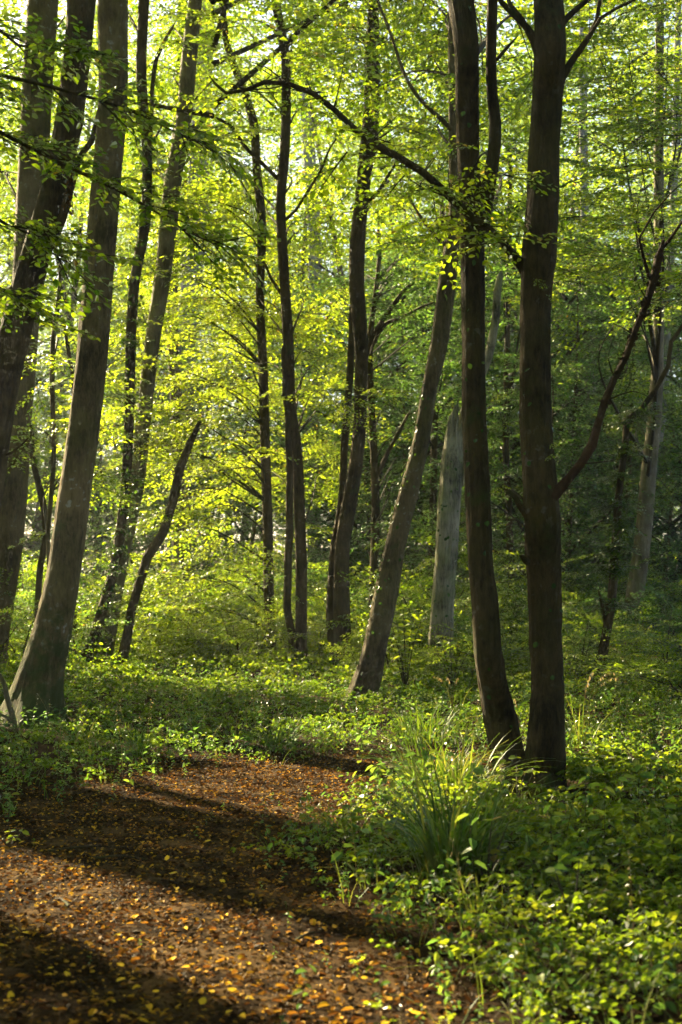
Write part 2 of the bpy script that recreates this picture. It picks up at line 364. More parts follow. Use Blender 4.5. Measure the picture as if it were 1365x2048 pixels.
class Tree:
    def __init__(s, name, label, Y, pts, bark, H=17.0, sides=20, rough=.045, cat='tree', group=None, flare=True, lean_y=0.0, extend=True, ridge=0.0):
        """pts: (x, y, width) picture points from the base upwards at distance Y"""
        pts = [(x, y, w) for x, y, w in pts]
        P = []; R = []
        for i, (x, y, w) in enumerate(pts):
            p = at(x, y, Y)
            P.append(p); R.append(w * .5 * np.linalg.norm(p - [0, 0, CAM_Z]) / FPX)
        P = np.array(P); R = np.array(R)
        P[:, 1] += lean_y * (P[:, 2] - P[0, 2])
        P[1:, 1] += smooth_noise(len(P) - 1, .10, .6)
        base = P[0].copy(); base[2] = 0
        first = base + np.array([0, 0, -.25])
        if True:
            P = np.vstack([first, P]); R = np.concatenate([[R[0] * 1.05], R])
        s.base = base; s.root = link(name, None, loc=base, label=label, cat=cat, group=group)
        s.nview = len(P)
        if extend and P[-1, 2] < H:
            d = P[-1] - P[-2]; d /= np.linalg.norm(d); r0 = R[-1]; z0 = P[-1, 2]; p = P[-1].copy()
            k = max(3, int((H - z0) / 1.5))
            for i in range(1, k + 1):
                d = d * .75 + np.array([0, 0, .25]); d /= np.linalg.norm(d)
                p = p + d * (H - z0) / k + np.array([rng.normal(0, .08), rng.normal(0, .08), 0])
                P = np.vstack([P, p]); R = np.append(R, r0 * (1 - .85 * i / k))
        if ridge > 0: R = R * .95
        s.P, s.R = catmull(P, R, .07 if Y < 20 else .3)
        a = Acc()
        s.bark = bark
        V, Q = tube(s.P, s.R, sides, rough, (1.25 if Y < 20 else .7, rng.integers(3, 6), rng.uniform(0, 6)) if flare else None, ridge)
        a.add(V, Q)
        # knots and scars
        link('trunk', a.mesh('trunk', [bark], base, True), s.root)
        s.crown = Acc(); s.limbs = 0
    def branch(s, pts, Y, bark=None, sides=8, rough=.07, name='branch', twigs=0, dy=0.0, label=None):
        p0 = at(pts[0][0], pts[0][1], Y); Yt = s.P[np.argmin(abs(s.P[:, 2] - p0[2])), 1] if abs(p0[1] - s.base[1]) < 1 else Y
        P = [at(x, y, Yt + (Y + dy * i - Yt) * min(1, i / 3)) for i, (x, y, w) in enumerate(pts)]
        R = [w * .5 * Y / FPX for x, y, w in pts]
        P, R = catmull(P, R, .12); R[-1] *= .3
        P = P + np.stack([smooth_noise(len(P), .010, .4), smooth_noise(len(P), .04, .2), smooth_noise(len(P), .010, .4)], -1)
        a = Acc(); a.add(*tube(P, R, sides, rough))
        link(name, a.mesh(name, [bark or s.bark], s.base, True), s.root, label=label)
        return P
    def stem(s, pts, Y, **k): return s.branch(pts, Y, name='stem', sides=12, rough=.05, **k)
    def near(s, p):
        z = np.clip(p[2] - .35 * np.linalg.norm((p - s.base)[:2]) - .1, .5, s.P[-1, 2] - .2)
        return s.P[np.argmin(abs(s.P[:, 2] - z))]
    def limb_to(s, p, r=.016):
        q = s.near(p); v = p - q; ln = np.linalg.norm(v)
        m1 = q + v * .35 + np.array([rng.normal(0, .06) * ln, rng.normal(0, .06) * ln, .10 * ln]); m2 = q + v * .7 + np.array([0, 0, .10 * ln])
        P, R = catmull([q, m1, m2, p], [r * (1 + .25 * ln), r * .9, r * .65, r * .4], .3)
        s.crown.add(*tube(P, R, 4, .05), 1)
    def foliage(s, x0, y0, x1, y1, Y0, Y1, n, scale=1.0, fans=None, dt=0.0, every=4, pitch=-.05, gaps=None, wild=.5):
        P = []
        while len(P) < n:
            u, v = rng.uniform(-1, 1, 2)
            if u * u * u * u + v * v * v * v > 1: continue
            P.append(at((x0 + x1) / 2 + u * (x1 - x0) / 2, (y0 + y1) / 2 + v * (y1 - y0) / 2, rng.uniform(Y0, Y1)))
        P = np.array(P); P = P[P[:, 2] > .25]
        s.fans(P, scale, fans, dt, every, pitch, gaps, wild)
    def slab(s, x0, y0, x1, y1, Ym, xm, th, n, scale=1.0, dt=0.0, every=4):
        """a thin curtain of sprays standing square to the sun's bearing"""
        P = []
        while len(P) < n:
            px, py = rng.uniform(x0, x1), rng.uniform(y0, y1); Y = Ym
            for _ in range(3): Y = Ym + (at(px, py, Y)[0] - xm) * math.tan(SUN_PHI)
            P.append(at(px, py, Y + rng.normal(0, th)))
        P = np.array(P); s.fans(P[P[:, 2] > .3], scale, None, dt, every)
    def fans(s, P, scale=1.0, fans=None, dt=0.0, every=4, pitch=-.05, gaps=None, wild=.5):
        tr = np.array([s.near(p) for p in P]); out = P - tr
        az = np.arctan2(out[:, 1], out[:, 0]) + rng.normal(0, wild, len(P))
        place(s.crown, fans or FAN_HI, P, az, rng.normal(pitch, .16, len(P)), rng.normal(0, .2, len(P)), scale * rng.uniform(.7, 1.25, len(P)), dt, gaps)
        for p in P[::every]: s.limb_to(p)
    def done(s, leafmat=None, mats=None):
        if s.crown.Q: link('crown', s.crown.mesh('crown', [leafmat or M_LEAF, M_TWIG], s.base), s.root)
        return s

def ivy_on(tree, z0, z1, n, size=.055, spread=.02, side=None, name='ivy', parent=None, m=None, dt=0.0, P=None, R=None, sprays=0):
    """ivy leaves on a trunk surface between two heights"""
    P = tree.P if P is None else P; R = tree.R if R is None else R
    ok = np.nonzero((P[:, 2] > z0) & (P[:, 2] < z1))[0]
    a = Acc()
    th0 = rng.uniform(0, 6.28)
    for k in range(n):
        i = rng.choice(ok); c = P[i] + np.array([0, 0, rng.uniform(-.1, .1)])
        th = rng.uniform(0, 6.28) if side is None else side + rng.normal(0, .75)
        o = np.array([math.cos(th), math.sin(th), 0])
        p = c + o * (R[i] * 1.02 + abs(rng.normal(0, spread)))
        d = np.array([rng.normal(0, .5), rng.normal(0, .5), -1 + rng.normal(0, .3)]) + o * .35
        V, Q = leaf_quads(p, d, o + np.array([rng.normal(0, .35), rng.normal(0, .35), .5]), size * rng.uniform(.6, 1.3), .85, True, .08, .1)
        a.add(V, Q, 0, rng.normal(.4 + dt, .22))
    if sprays:
        i = rng.choice(ok, sprays); th = rng.uniform(0, 6.28, sprays)
        place(a, SPRIG, P[i], th, rng.normal(-.1, .3, sprays), 0, rng.uniform(.35, .75, sprays), dt)
    link(name, a.mesh(name, [m or M_IVY, M_TWIG], tree.base), parent or tree.root)

def crown_template(name, z0, z1, rad, nf, fans=FAN_LOW, leafmat=M_LEAF, scale=1.0, low=1.0, limbs=14, dt=0.0):
    """a whole crown round a vertical axis: layered sprays carried by limbs"""
    a = Acc(); P = []
    for k in range(nf):
        f = rng.random() ** 1.0; z = z0 + (z1 - z0) * f
        r = rad * (low + (1 - low) * min(1, f * 2)) * (1 - max(0, f - .55) ** 1.5 * 2.2) * math.sqrt(rng.uniform(.04, 1))
        th = rng.uniform(0, 6.28)
        P.append((r * math.cos(th), r * math.sin(th), z))
    P = np.array(P)
    # gather into clumps so that light and dark gaps show
    C = P[rng.choice(nf, max(6, nf // 9), False)]
    j = np.argmin(np.linalg.norm(P[:, None] - C[None], axis=2), 1)
    P = P * .55 + C[j] * .45
    az = np.arctan2(P[:, 1], P[:, 0]) + rng.normal(0, .6, nf)
    place(a, fans, P, az, rng.normal(-.06, .2, nf), rng.normal(0, .2, nf), scale * rng.uniform(.7, 1.3, nf), dt)
    for p in C[:limbs]:
        q = np.array([0, 0, max(.5, p[2] - .5 * np.linalg.norm(p[:2]) - .4)]); v = p - q
        a.add(*tube(*catmull([q, q + v * .4 + [0, 0, .05], q + v * .75 + [0, 0, .1], p], [.06, .045, .03, .012], .6), 5, .05), 1)
    return a.mesh(name, [leafmat, M_TWIG])
CROWN_TALL = [crown_template('crown_tall', 4.0, 23, 4.8, 340) for _ in range(3)]
CROWN_UNDER = [crown_template('crown_under', .6, 11, 3.4, 250, FAN_MID, M_LEAF2, low=.8) for _ in range(3)]
CROWN_HIGH = [crown_template('crown_high', 0, 9, 4.6, 200) for _ in range(2)]
def high_crown(t, k=0):
    z = t.P[-1] - np.array([0, 0, 7.0])
    o = link('crown', CROWN_HIGH[k % 2], t.root, loc=z - t.base); o.rotation_euler.z = rng.uniform(0, 6.28)

# ================================================================== ground and path
PATH_C = np.array([(-1.0, -6, 1.6), (-1.15, 2, 1.55), (-1.25, 6, 1.42), (-1.3, 8.5, 1.05), (-1.15, 10.3, 1.1), (-.55, 11.7, 1.0), (.6, 12.5, .72), (1.3, 12.9, .45)])
def path_dist(x, y):
    """signed: negative inside the path"""
    best = np.full(np.shape(x), 1e9)
    for (ax_, ay, ar), (bx, by, br) in zip(PATH_C[:-1], PATH_C[1:]):
        dx, dy = bx - ax_, by - ay
        t = np.clip(((x - ax_) * dx + (y - ay) * dy) / (dx * dx + dy * dy), 0, 1)
        best = np.minimum(best, np.hypot(x - ax_ - t * dx, y - ay - t * dy) - (ar + t * (br - ar)))
    return best + .10 * np.sin(x * 3.1 + y * 1.7) + .07 * np.sin(x * 5.3 - y * 4.1)
def gz(x, y):
    h = .012 * np.sin(x * 1.3 + .5) * np.sin(y * .9) + .012 * np.sin(x * .37 + y * .23) * np.clip(y / 12, 0, 1)
    return h + .03 * np.clip(path_dist(x, y), -.4, .4)
def ground_sheet():
    xs = np.concatenate([-np.geomspace(150, 8, 12), np.arange(-7.8, 8, .16), np.geomspace(8, 150, 12)])
    ys = np.concatenate([-np.geomspace(60, 3, 8), np.arange(-2.8, 26, .16), np.geomspace(26, 170, 16)])
    X, Y_ = np.meshgrid(xs, ys); Z = gz(X, Y_) + .012 * np.sin(X * 9.1 + Y_ * 3) * np.sin(Y_ * 8.3)
    V = np.stack([X, Y_, Z], -1).reshape(-1, 3)
    nx, ny = len(xs), len(ys)
    i = (np.arange(ny - 1)[:, None] * nx + np.arange(nx - 1)[None]).ravel()
    a = Acc(); a.add(V, np.stack([i, i + 1, i + nx + 1, i + nx], -1))
    m, nt, out = mat('forest_soil')
    b = nd(nt, 'ShaderNodeBsdfPrincipled', Roughness=1.0); b.inputs['Specular IOR Level'].default_value = .03
    tc = nd(nt, 'ShaderNodeTexCoord')
    n1 = nd(nt, 'ShaderNodeTexNoise', Scale=9.0, Detail=8.0, Roughness=.7); nt.links.new(tc.outputs['Object'], n1.inputs['Vector'])
    n2 = nd(nt, 'ShaderNodeTexNoise', Scale=1.4, Detail=4.0); nt.links.new(tc.outputs['Object'], n2.inputs['Vector'])
    ad = nd(nt, 'ShaderNodeMath', operation='MULTIPLY_ADD'); ad.inputs[1].default_value = .5
    nt.links.new(n2.outputs['Fac'], ad.inputs[0]); nt.links.new(n1.outputs['Fac'], ad.inputs[2])
    c = ramp(nt, [(.5, (.008, .005, .002)), (.75, (.020, .012, .005)), (.95, (.045, .028, .012))], ad.outputs[0])
    nt.links.new(c.outputs[0], b.inputs['Base Color'])
    bp = nd(nt, 'ShaderNodeBump', Strength=.8, Distance=.03); nt.links.new(n1.outputs['Fac'], bp.inputs['Height']); nt.links.new(bp.outputs[0], b.inputs['Normal'])
    nt.links.new(b.outputs[0], out.inputs['Surface'])
    link('ground', a.mesh('ground', [m], (0, 0, 0), True), label='brown forest floor under the trees', kind='structure')
    # the trodden path: a sheet of its own just above the ground
    xs = np.arange(-3.4, 6.0, .08); ys = np.arange(1.0, 15, .08)
    X, Y_ = np.meshgrid(xs, ys); D = path_dist(X, Y_)
    Z = gz(X, Y_) + .012 * np.sin(X * 9.1 + Y_ * 3) * np.sin(Y_ * 8.3) + .012 + .010 * np.sin(X * 17 + 2 * np.sin(Y_ * 5)) * np.sin(Y_ * 13) - .05 * np.clip(D + .12, 0, .5)
    V = np.stack([X, Y_, Z], -1).reshape(-1, 3); nx, ny = len(xs), len(ys)
    i = (np.arange(ny - 1)[:, None] * nx + np.arange(nx - 1)[None]).ravel()
    Q = np.stack([i, i + 1, i + nx + 1, i + nx], -1); Q = Q[(D.ravel()[Q].max(1) < .1)]
    u, inv = np.unique(Q, return_inverse=True)
    a = Acc(); a.add(V[u], inv.reshape(-1, 4))
    m, nt, out = mat('trodden_litter')
    b = nd(nt, 'ShaderNodeBsdfPrincipled', Roughness=1.0); b.inputs['Specular IOR Level'].default_value = .03
    tc = nd(nt, 'ShaderNodeTexCoord')
    n1 = nd(nt, 'ShaderNodeTexNoise', Scale=22.0, Detail=8.0, Roughness=.75); nt.links.new(tc.outputs['Object'], n1.inputs['Vector'])
    n2 = nd(nt, 'ShaderNodeTexNoise', Scale=2.2, Detail=5.0); nt.links.new(tc.outputs['Object'], n2.inputs['Vector'])
    ad = nd(nt, 'ShaderNodeMath', operation='MULTIPLY_ADD'); ad.inputs[1].default_value = .9
    nt.links.new(n2.outputs['Fac'], ad.inputs[0]); nt.links.new(n1.outputs['Fac'], ad.inputs[2])
    c = ramp(nt, [(.66, (.007, .0042, .002)), (.95, (.024, .0140, .006)), (1.2, (.075, .045, .019))], ad.outputs[0])
    nt.links.new(c.outputs[0], b.inputs['Base Color'])
    bp = nd(nt, 'ShaderNodeBump', Strength=1.0, Distance=.02); nt.links.new(n1.outputs['Fac'], bp.inputs['Height']); nt.links.new(bp.outputs[0], b.inputs['Normal'])
    nt.links.new(b.outputs[0], out.inputs['Surface'])
    link('path', a.mesh('path', [m], (0, 0, 0), True), label='trodden woodland path covered in fallen leaves', kind='structure')
ground_sheet()

# ================================================================== the trees one can tell apart
# mossy beech by the path (left)
t1 = Tree('beech_tree', 'big smooth grey beech leaning right, mossy foot beside the path, sunlit left edge', 16.0,
    [(58, 1470, 104), (78, 1366, 92), (106, 1263, 78), (133, 1133, 68), (152, 983, 66), (173, 833, 63), (191, 683, 62), (205, 500, 60), (215, 350, 60), (228, 200, 58), (231, 0, 60)],
    M_BARK_MOSS, H=19, sides=52, rough=.035, ridge=.024, cat='tree')
high_crown(t1)
t2 = Tree('oak_tree', 'thick grey trunk at the picture edge behind the dark leaning tree', 24.0,
    [(-14, 1275, 62), (0, 1180, 56), (22, 1033, 52), (38, 833, 48), (50, 650, 56), (60, 450, 58), (72, 250, 56), (90, 0, 55), (97, -120, 52)], M_BARK, H=20, sides=20)
high_crown(t2, 1)
t3 = Tree('hornbeam_tree', 'dark fluted tree bending into the picture with a forked side branch', 18.0,
    [(-95, 1420, 85), (-62, 1250, 76), (-28, 1000, 70), (5, 790, 68), (30, 683, 64), (76, 500, 58), (108, 375, 54), (136, 250, 52), (152, 125, 50), (162, 0, 50), (168, -120, 46)], M_BARK_DARK, H=19, sides=44, rough=.07, ridge=.03)
t3.branch([(82, 520, 26), (115, 460, 22), (138, 375, 16), (160, 310, 13), (182, 282, 12), (198, 225, 11), (217, 165, 11)], 17.8, label='dark upright side branch with a broken tip')
t3.branch([(40, 560, 10), (20, 580, 8), (0, 597, 7), (-30, 620, 6)], 17.6, bark=M_BARK)
t3.branch([(0, 915, 6), (25, 905, 6), (48, 885, 4), (60, 872, 2)], 17.6, bark=M_BARK_RED)
high_crown(t3)
a = Acc()
for k in range(130):
    p = at(rng.normal(136, 7), rng.uniform(330, 425), 17.75)
    V, Q = leaf_quads(p, np.array([rng.normal(0, .5), rng.normal(0, .5), -1]), rng.normal(0, 1, 3), rng.uniform(.03, .07), .6, True, .1, .3); a.add(V, Q, 0, rng.random())
link('withered_leaves', a.mesh('withered_leaves', [M_DEADLEAF], t3.base), t3.root, label='bunch of brown withered leaves hanging from the side branch')
t4 = Tree('ivy_clad_tree', 'slender dark ivy-clad tree just left of the straight leaning trunk', 25.5,
    [(172, 1318, 26), (190, 1275, 22), (230, 1133, 20), (250, 983, 20), (261, 833, 20), (267, 683, 20), (272, 560, 20), (290, 440, 20), (293, 300, 19), (281, 150, 20), (287, 0, 20), (289, -100, 18)], M_BARK_DARK, H=16, sides=14, rough=.06)
ivy_on(t4, .3, 9.5, 700, .075, .07, dt=.1, sprays=150)
t4.branch([(290, 395, 9), (300, 330, 8), (308, 150, 9), (325, 95, 7), (352, 45, 5)], 25.5)
t5 = Tree('hornbeam_tree', 'straight slim trunk leaning right with pale lichen, ivy low on its left', 27.0,
    [(198, 1338, 44), (218, 1258, 38), (240, 1133, 32), (272, 983, 30), (289, 833, 29), (305, 683, 30), (323, 560, 32), (335, 450, 34), (348, 350, 34), (367, 250, 31), (376, 125, 30), (390, 0, 25), (396, -90, 22)], M_BARK_GREY, H=17, sides=18, rough=.05)
ivy_on(t5, .3, 5.2, 150, .06, .04, side=math.pi, sprays=10)
t5.branch([(372, 265, 14), (395, 250, 12), (412, 232, 10)], 27.0)
high_crown(t5, 1)
t6 = Tree('dead_stem', 'short crooked dead stem leaning right, broken off beside the slim trunk', 26.2,
    [(243, 1330, 24), (253, 1268, 20), (262, 1220, 19), (280, 1163, 20), (296, 1112, 20), (326, 1068, 19), (344, 1008, 18), (360, 933, 18), (378, 890, 14), (400, 843, 8)], M_BARK_DARK, sides=12, rough=.10, extend=False, flare=False, cat='dead stem')
t7 = Tree('young_beech', 'thin greenish trunk just right of the crooked dead stem, behind bright leaves', 35.0,
    [(362, 1262, 24), (357, 1030, 24), (352, 808, 22), (345, 683, 22), (346, 500, 21), (352, 330, 20), (362, 150, 18), (370, -40, 15)], M_BARK, H=17, sides=12)
t8 = Tree('pale_beech', 'thick pale grey trunk far behind the bright leaves, with a dead pale bough', 45.0,
    [(362, 1232, 40), (366, 950, 40), (372, 683, 40), (384, 540, 40), (395, 400, 42), (402, 250, 38), (410, 60, 34), (415, -60, 30)], M_BARK_PALE, H=23, sides=14)
t8.branch([(362, 372, 9), (385, 378, 13), (420, 392, 10), (455, 408, 8), (490, 415, 3)], 34, label='bare pale dead bough')
t9 = Tree('young_beech', 'thin dark trunk running up through the brightest yellow-green leaves', 29.0,
    [(541, 1290, 22), (537, 1158, 21), (535, 1033, 20), (530, 883, 20), (526, 733, 19), (520, 600, 18), (524, 450, 18), (515, 350, 17), (507, 240, 17), (480, 160, 14), (455, 90, 13), (444, 0, 12), (440, -80, 10)], M_BARK_DARK, H=20, sides=12)
t10 = Tree('young_beech', 'slender dark trunk with a second thin stem beside it from its foot', 27.0,
    [(598, 1340, 32), (602, 1290, 25), (603, 1133, 24), (600, 1033, 23), (595, 908, 22), (582, 808, 21), (577, 683, 21), (566, 500, 20), (562, 400, 19), (570, 300, 20), (573, 200, 19), (570, 100, 18), (551, 0, 17), (545, -90, 14)], M_BARK_DARK, H=20, sides=14)
t10.stem([(588, 1330, 20), (583, 1283, 16), (575, 1183, 16), (580, 1033, 15), (577, 883, 12), (572, 780, 10), (566, 690, 8)], 26.8)
t10.branch([(565, 440, 8), (590, 420, 6), (635, 350, 6), (662, 295, 4), (680, 270, 3)], 26.9)
t10.branch([(568, 370, 9), (540, 340, 8), (500, 300, 8), (465, 255, 7), (430, 235, 5)], 26.9)
t10.branch([(572, 600, 8), (545, 560, 6), (530, 525, 5)], 26.9)
t11 = Tree('pale_beech', 'pale grey sunlit trunk standing far behind between the two dark slim stems', 50.0,
    [(630, 1222, 32), (630, 1133, 29), (626, 983, 27), (625, 833, 27), (628, 683, 27), (630, 500, 25), (620, 325, 24), (612, 200, 22), (606, 60, 20), (603, -60, 18)], M_BARK_PALE, H=24, sides=12)
t12 = Tree('hornbeam_tree', 'wavy dark trunk in the middle with a thinner twin stem', 26.5,
    [(690, 1346, 44), (685, 1280, 36), (684, 1150, 29), (686, 1083, 29), (700, 1000, 30), (712, 930, 28), (720, 850, 26), (723, 750, 26), (723, 683, 28), (714, 575, 31), (716, 480, 31), (724, 400, 28), (730, 340, 29), (738, 290, 34), (744, 200, 30), (746, 100, 28), (748, 0, 18), (750, -80, 15)], M_BARK_DARK, H=20, sides=16, rough=.06)
t12.stem([(674, 1342, 24), (662, 1260, 18), (662, 1180, 16), (672, 1083, 16), (684, 983, 15), (691, 883, 15), (698, 783, 15), (704, 683, 14), (706, 600, 10)], 26.8)
t12.branch([(738, 402, 8), (755, 385, 7), (780, 345, 6), (800, 310, 4)], 26.4)
t12.branch([(745, 135, 9), (725, 78, 6), (708, 55, 4)], 26.4)
t13 = Tree('hornbeam_tree', 'bent trunk curving up to the right, glinting ivy along its left side', 19.2,
    [(716, 1412, 44), (724, 1385, 42), (738, 1340, 49), (751, 1283, 47), (772, 1183, 50), (793, 1083, 42), (818, 983, 40), (842, 883, 34), (858, 783, 31), (879, 683, 36), (893, 575, 37), (905, 480, 31), (910, 400, 24), (908, 300, 20), (906, 200, 16), (905, 60, 15), (906, -60, 14)], M_BARK, H=21, sides=44, rough=.05, ridge=.025)
ivy_on(t13, .3, 4.4, 230, .05, .025, side=math.pi)
t13.branch([(888, 490, 9), (870, 470, 8), (845, 440, 6), (822, 400, 4), (815, 385, 2)], 19.2)
t13.branch([(905, 258, 12), (880, 235, 10), (850, 210, 9), (825, 175, 8), (800, 120, 7), (778, 60, 6), (758, 10, 6), (750, -30, 5)], 19.0)
t14 = Tree('hornbeam_tree', 'dark front trunk leaning left from the shared foot, forking near the top', 10.9,
    [(1040, 1590, 60), (1030, 1560, 58), (1021, 1520, 58), (1005, 1441, 68), (985, 1366, 60), (972, 1300, 59), (966, 1200, 56), (959, 1133, 52), (955, 983, 54), (949, 833, 51), (949, 683, 48), (948, 500, 50), (946, 400, 47), (940, 300, 45), (936, 200, 47), (931, 100, 47), (920, 0, 50), (912, -110, 46)], M_BARK_DARK, H=17, sides=52, rough=.045, ridge=.042)
t14.stem([(958, 470, 34), (968, 400, 32), (979, 345, 28), (990, 290, 27), (995, 240, 25), (990, 180, 23), (985, 100, 22), (985, 0, 22), (985, -90, 20)], 10.95)
t14.branch([(995, 120, 8), (1015, 95, 7), (1040, 65, 5)], 10.95)
high_crown(t14, 1)
t15 = Tree('hornbeam_tree', 'dark straight front trunk, thickest in the pair, with a long arching bough', 10.8,
    [(1086, 1590, 76), (1088, 1550, 73), (1090, 1520, 72), (1093, 1441, 71), (1097, 1366, 68), (1094, 1283, 68), (1092, 1183, 69), (1086, 1108, 73), (1081, 1033, 73), (1074, 933, 68), (1070, 833, 65), (1071, 683, 61), (1073, 600, 63), (1080, 500, 70), (1087, 400, 66), (1091, 300, 62), (1095, 200, 60), (1095, 100, 60), (1095, 0, 56), (1096, -110, 52)], M_BARK_DARK, H=17, sides=56, rough=.05, ridge=.042)
LIMB = t15.branch([(1062, 545, 30), (1045, 525, 22), (1010, 488, 17), (985, 465, 17), (940, 432, 17), (900, 395, 16), (850, 345, 15), (800, 312, 14), (740, 285, 14), (700, 252, 12), (670, 222, 11), (630, 190, 11), (580, 169, 10), (530, 166, 9), (490, 181, 8), (450, 187, 7), (430, 170, 6), (414, 150, 5)], 10.7, sides=10, label='long arching bough reaching left across the picture')
t15.branch([(1085, 120, 30), (1070, 82, 22), (1053, 55, 16), (1028, 32, 13), (1003, 8, 12), (980, -20, 10)], 10.7)
t15.branch([(1064, 66, 12), (1045, 40, 12), (1020, 10, 10), (1005, -20, 9)], 10.8)
t15.branch([(1105, 70, 22), (1123, 52, 14), (1143, 30, 13), (1178, 0, 11), (1215, -25, 9)], 10.7)
t15.branch([(1112, 200, 34), (1126, 158, 18), (1143, 126, 14), (1160, 100, 13), (1178, 72, 11), (1193, 40, 9), (1200, 0, 8), (1203, -30, 7)], 10.7)
t15.branch([(1172, 82, 8), (1200, 38, 8), (1230, 20, 7), (1290, -5, 6)], 10.7)
DEAD = t15.branch([(1098, 992, 34), (1119, 976, 22), (1138, 957, 18), (1163, 928, 17), (1186, 893, 19), (1200, 848, 15), (1213, 806, 15), (1233, 758, 13), (1255, 715, 13), (1268, 670, 14), (1281, 635, 13), (1293, 600, 13), (1305, 560, 17), (1318, 510, 15), (1328, 478, 10)], 10.6, bark=M_BARK_RED, sides=10, rough=.16, label='flaking reddish dead branch rising to the right')
t15.branch([(1305, 548, 9), (1296, 525, 7), (1288, 500, 6), (1281, 478, 5), (1310, 425, 4), (1340, 390, 3), (1372, 360, 2)], 10.55, bark=M_BARK_RED)
t15.branch([(1326, 497, 8), (1345, 475, 7), (1365, 445, 6), (1395, 420, 5)], 10.6, bark=M_BARK_RED)
a = Acc()
for k in range(70):
    i = rng.integers(6, len(DEAD) - 2); o = rng.normal(0, 1, 3); o[1] *= .4; o /= np.linalg.norm(o)
    V, Q = leaf_quads(DEAD[i] + o * .022, o + [0, 0, -.6], rng.normal(0, 1, 3), rng.uniform(.02, .05), .7, True, .2, .4); a.add(V, Q)
link('loose_bark', a.mesh('loose_bark', [M_BARK_RED], t15.base), t15.root, kind='stuff')
t15.branch([(1066, 1050, 22), (1053, 1028, 15), (1040, 1012, 12), (1028, 992, 12), (1016, 985, 13), (1008, 986, 8)], 10.6, name='branch_stub', label='short broken branch stub')
t15.branch([(1066, 1128, 18), (1052, 1122, 14), (1044, 1112, 10), (1038, 1108, 5)], 10.55, name='branch_stub')
ivy_on(t15, .4, 7.5, 60, .045, .012)
ivy_on(t14, .4, 6, 70, .045, .012)
high_crown(t15)
# small leafy sprays on the front pair
for (x, y, n, sp) in ((920, 380, 9, 45), (945, 430, 7, 35), (985, 350, 3, 20), (880, 340, 4, 40), (960, 480, 4, 25), (760, 270, 5, 40), (640, 185, 2, 30)):
    P = np.array([at(x + rng.normal(0, sp), y + rng.normal(0, sp * .5), 10.6 + rng.normal(0, .25)) for _ in range(n)])
    place(t15.crown, SPRIG, P, rng.uniform(0, 6.28, n), rng.normal(-.1, .2, n), 0, rng.uniform(.5, .9, n), .22)
for Pb, nb in ((LIMB, 26), (DEAD, 9)):
    for k in range(nb):
        i = rng.integers(len(Pb) // 6, len(Pb) - 1); d = rng.normal(0, 1, 3); d[1] *= .6; d[2] = abs(d[2]) * .7 - .1; d /= np.linalg.norm(d); ln = rng.uniform(.12, .5)
        P, R = catmull([Pb[i], Pb[i] + d * ln * .5 + rng.normal(0, .03, 3), Pb[i] + d * ln + rng.normal(0, .06, 3)], [.007, .004, .0015], .08); t15.crown.add(*tube(P, R, 4, .1), 1)
for (x, y) in ((1115, 905), (1120, 880), (1062, 555), (1090, 590), (1005, 970), (1125, 1000), (1025, 845), (1018, 785)):
    place(t15.crown, SPRIG, [at(x, y, 10.5)], rng.uniform(0, 6.28), -.3, 0, rng.uniform(.15, .3), .35)
t15.done()
t16 = Tree('snag', 'barkless pale grey dead trunk with a jagged split top behind the front pair', 23.5,
    [(878, 1360, 56), (881, 1300, 50), (884, 1230, 46), (890, 1120, 43), (896, 1020, 44), (904, 930, 45), (906, 870, 32), (910, 835, 20), (915, 808, 7)], M_SNAG, sides=52, rough=.10, ridge=.07, extend=False, flare=False, cat='dead tree')
t16.branch([(912, 930, 30), (922, 870, 26), (940, 800, 20), (966, 740, 18), (985, 680, 17), (995, 600, 16), (1003, 540, 14)], 23.6, label='pale split slab leaning right behind the front trunk', name='split_stem', bark=M_SNAG)
for (x, y, dx, dy, w) in ((896, 905, 3, -75, 10), (904, 880, 4, -62, 9), (913, 900, 3, -110, 9), (920, 905, 5, -60, 10), (888, 930, 2, -40, 8), (926, 930, 8, -75, 8)):
    t16.branch([(x, y + 40, w), (x + dx * .3, y + dy * .4, w * .7), (x + dx, y + dy, w * .25)], 23.3 + rng.uniform(0, .3), name='splinter', sides=5, rough=.2)
ivy_on(t16, .4, 4.0, 110, .06, .03)
t17 = Tree('ivy_clad_tree', 'thin crooked ivy-hung tree right of the dead branch, bending right at its top', 21.0,
    [(1196, 1388, 24), (1202, 1340, 20), (1213, 1283, 19), (1225, 1208, 18), (1230, 1133, 17), (1235, 1008, 15), (1240, 950, 14), (1246, 900, 14), (1252, 842, 15), (1283, 818, 12), (1310, 783, 11), (1338, 733, 10), (1344, 683, 9), (1375, 640, 8)], M_BARK_DARK, sides=12, rough=.12, extend=False)
t17.branch([(1215, 1260, 8), (1208, 1230, 8), (1203, 1200, 7), (1196, 1180, 5)], 20.9)
ivy_on(t17, .8, 4.3, 260, .06, .06, dt=.3, sprays=170)
t18 = Tree('beech_tree', 'grey leaning trunk at the right edge behind the thin ivy-hung tree', 29.5,
    [(1254, 1345, 42), (1267, 1233, 35), (1288, 1083, 32), (1300, 933, 30), (1308, 838, 28), (1312, 700, 22), (1316, 500, 20), (1318, 300, 18), (1320, 100, 16), (1322, -60, 14)], M_BARK_GREY, H=22, sides=14)
t18b = Tree('beech_tree', 'pale trunk crossing behind the grey leaning trunk at the right edge', 36.0,
    [(1252, 1270, 20), (1270, 1150, 18), (1296, 1000, 17), (1318, 880, 17), (1330, 780, 16), (1340, 600, 15), (1352, 300, 13), (1358, 0, 11)], M_BARK_PALE, H=18, sides=10)
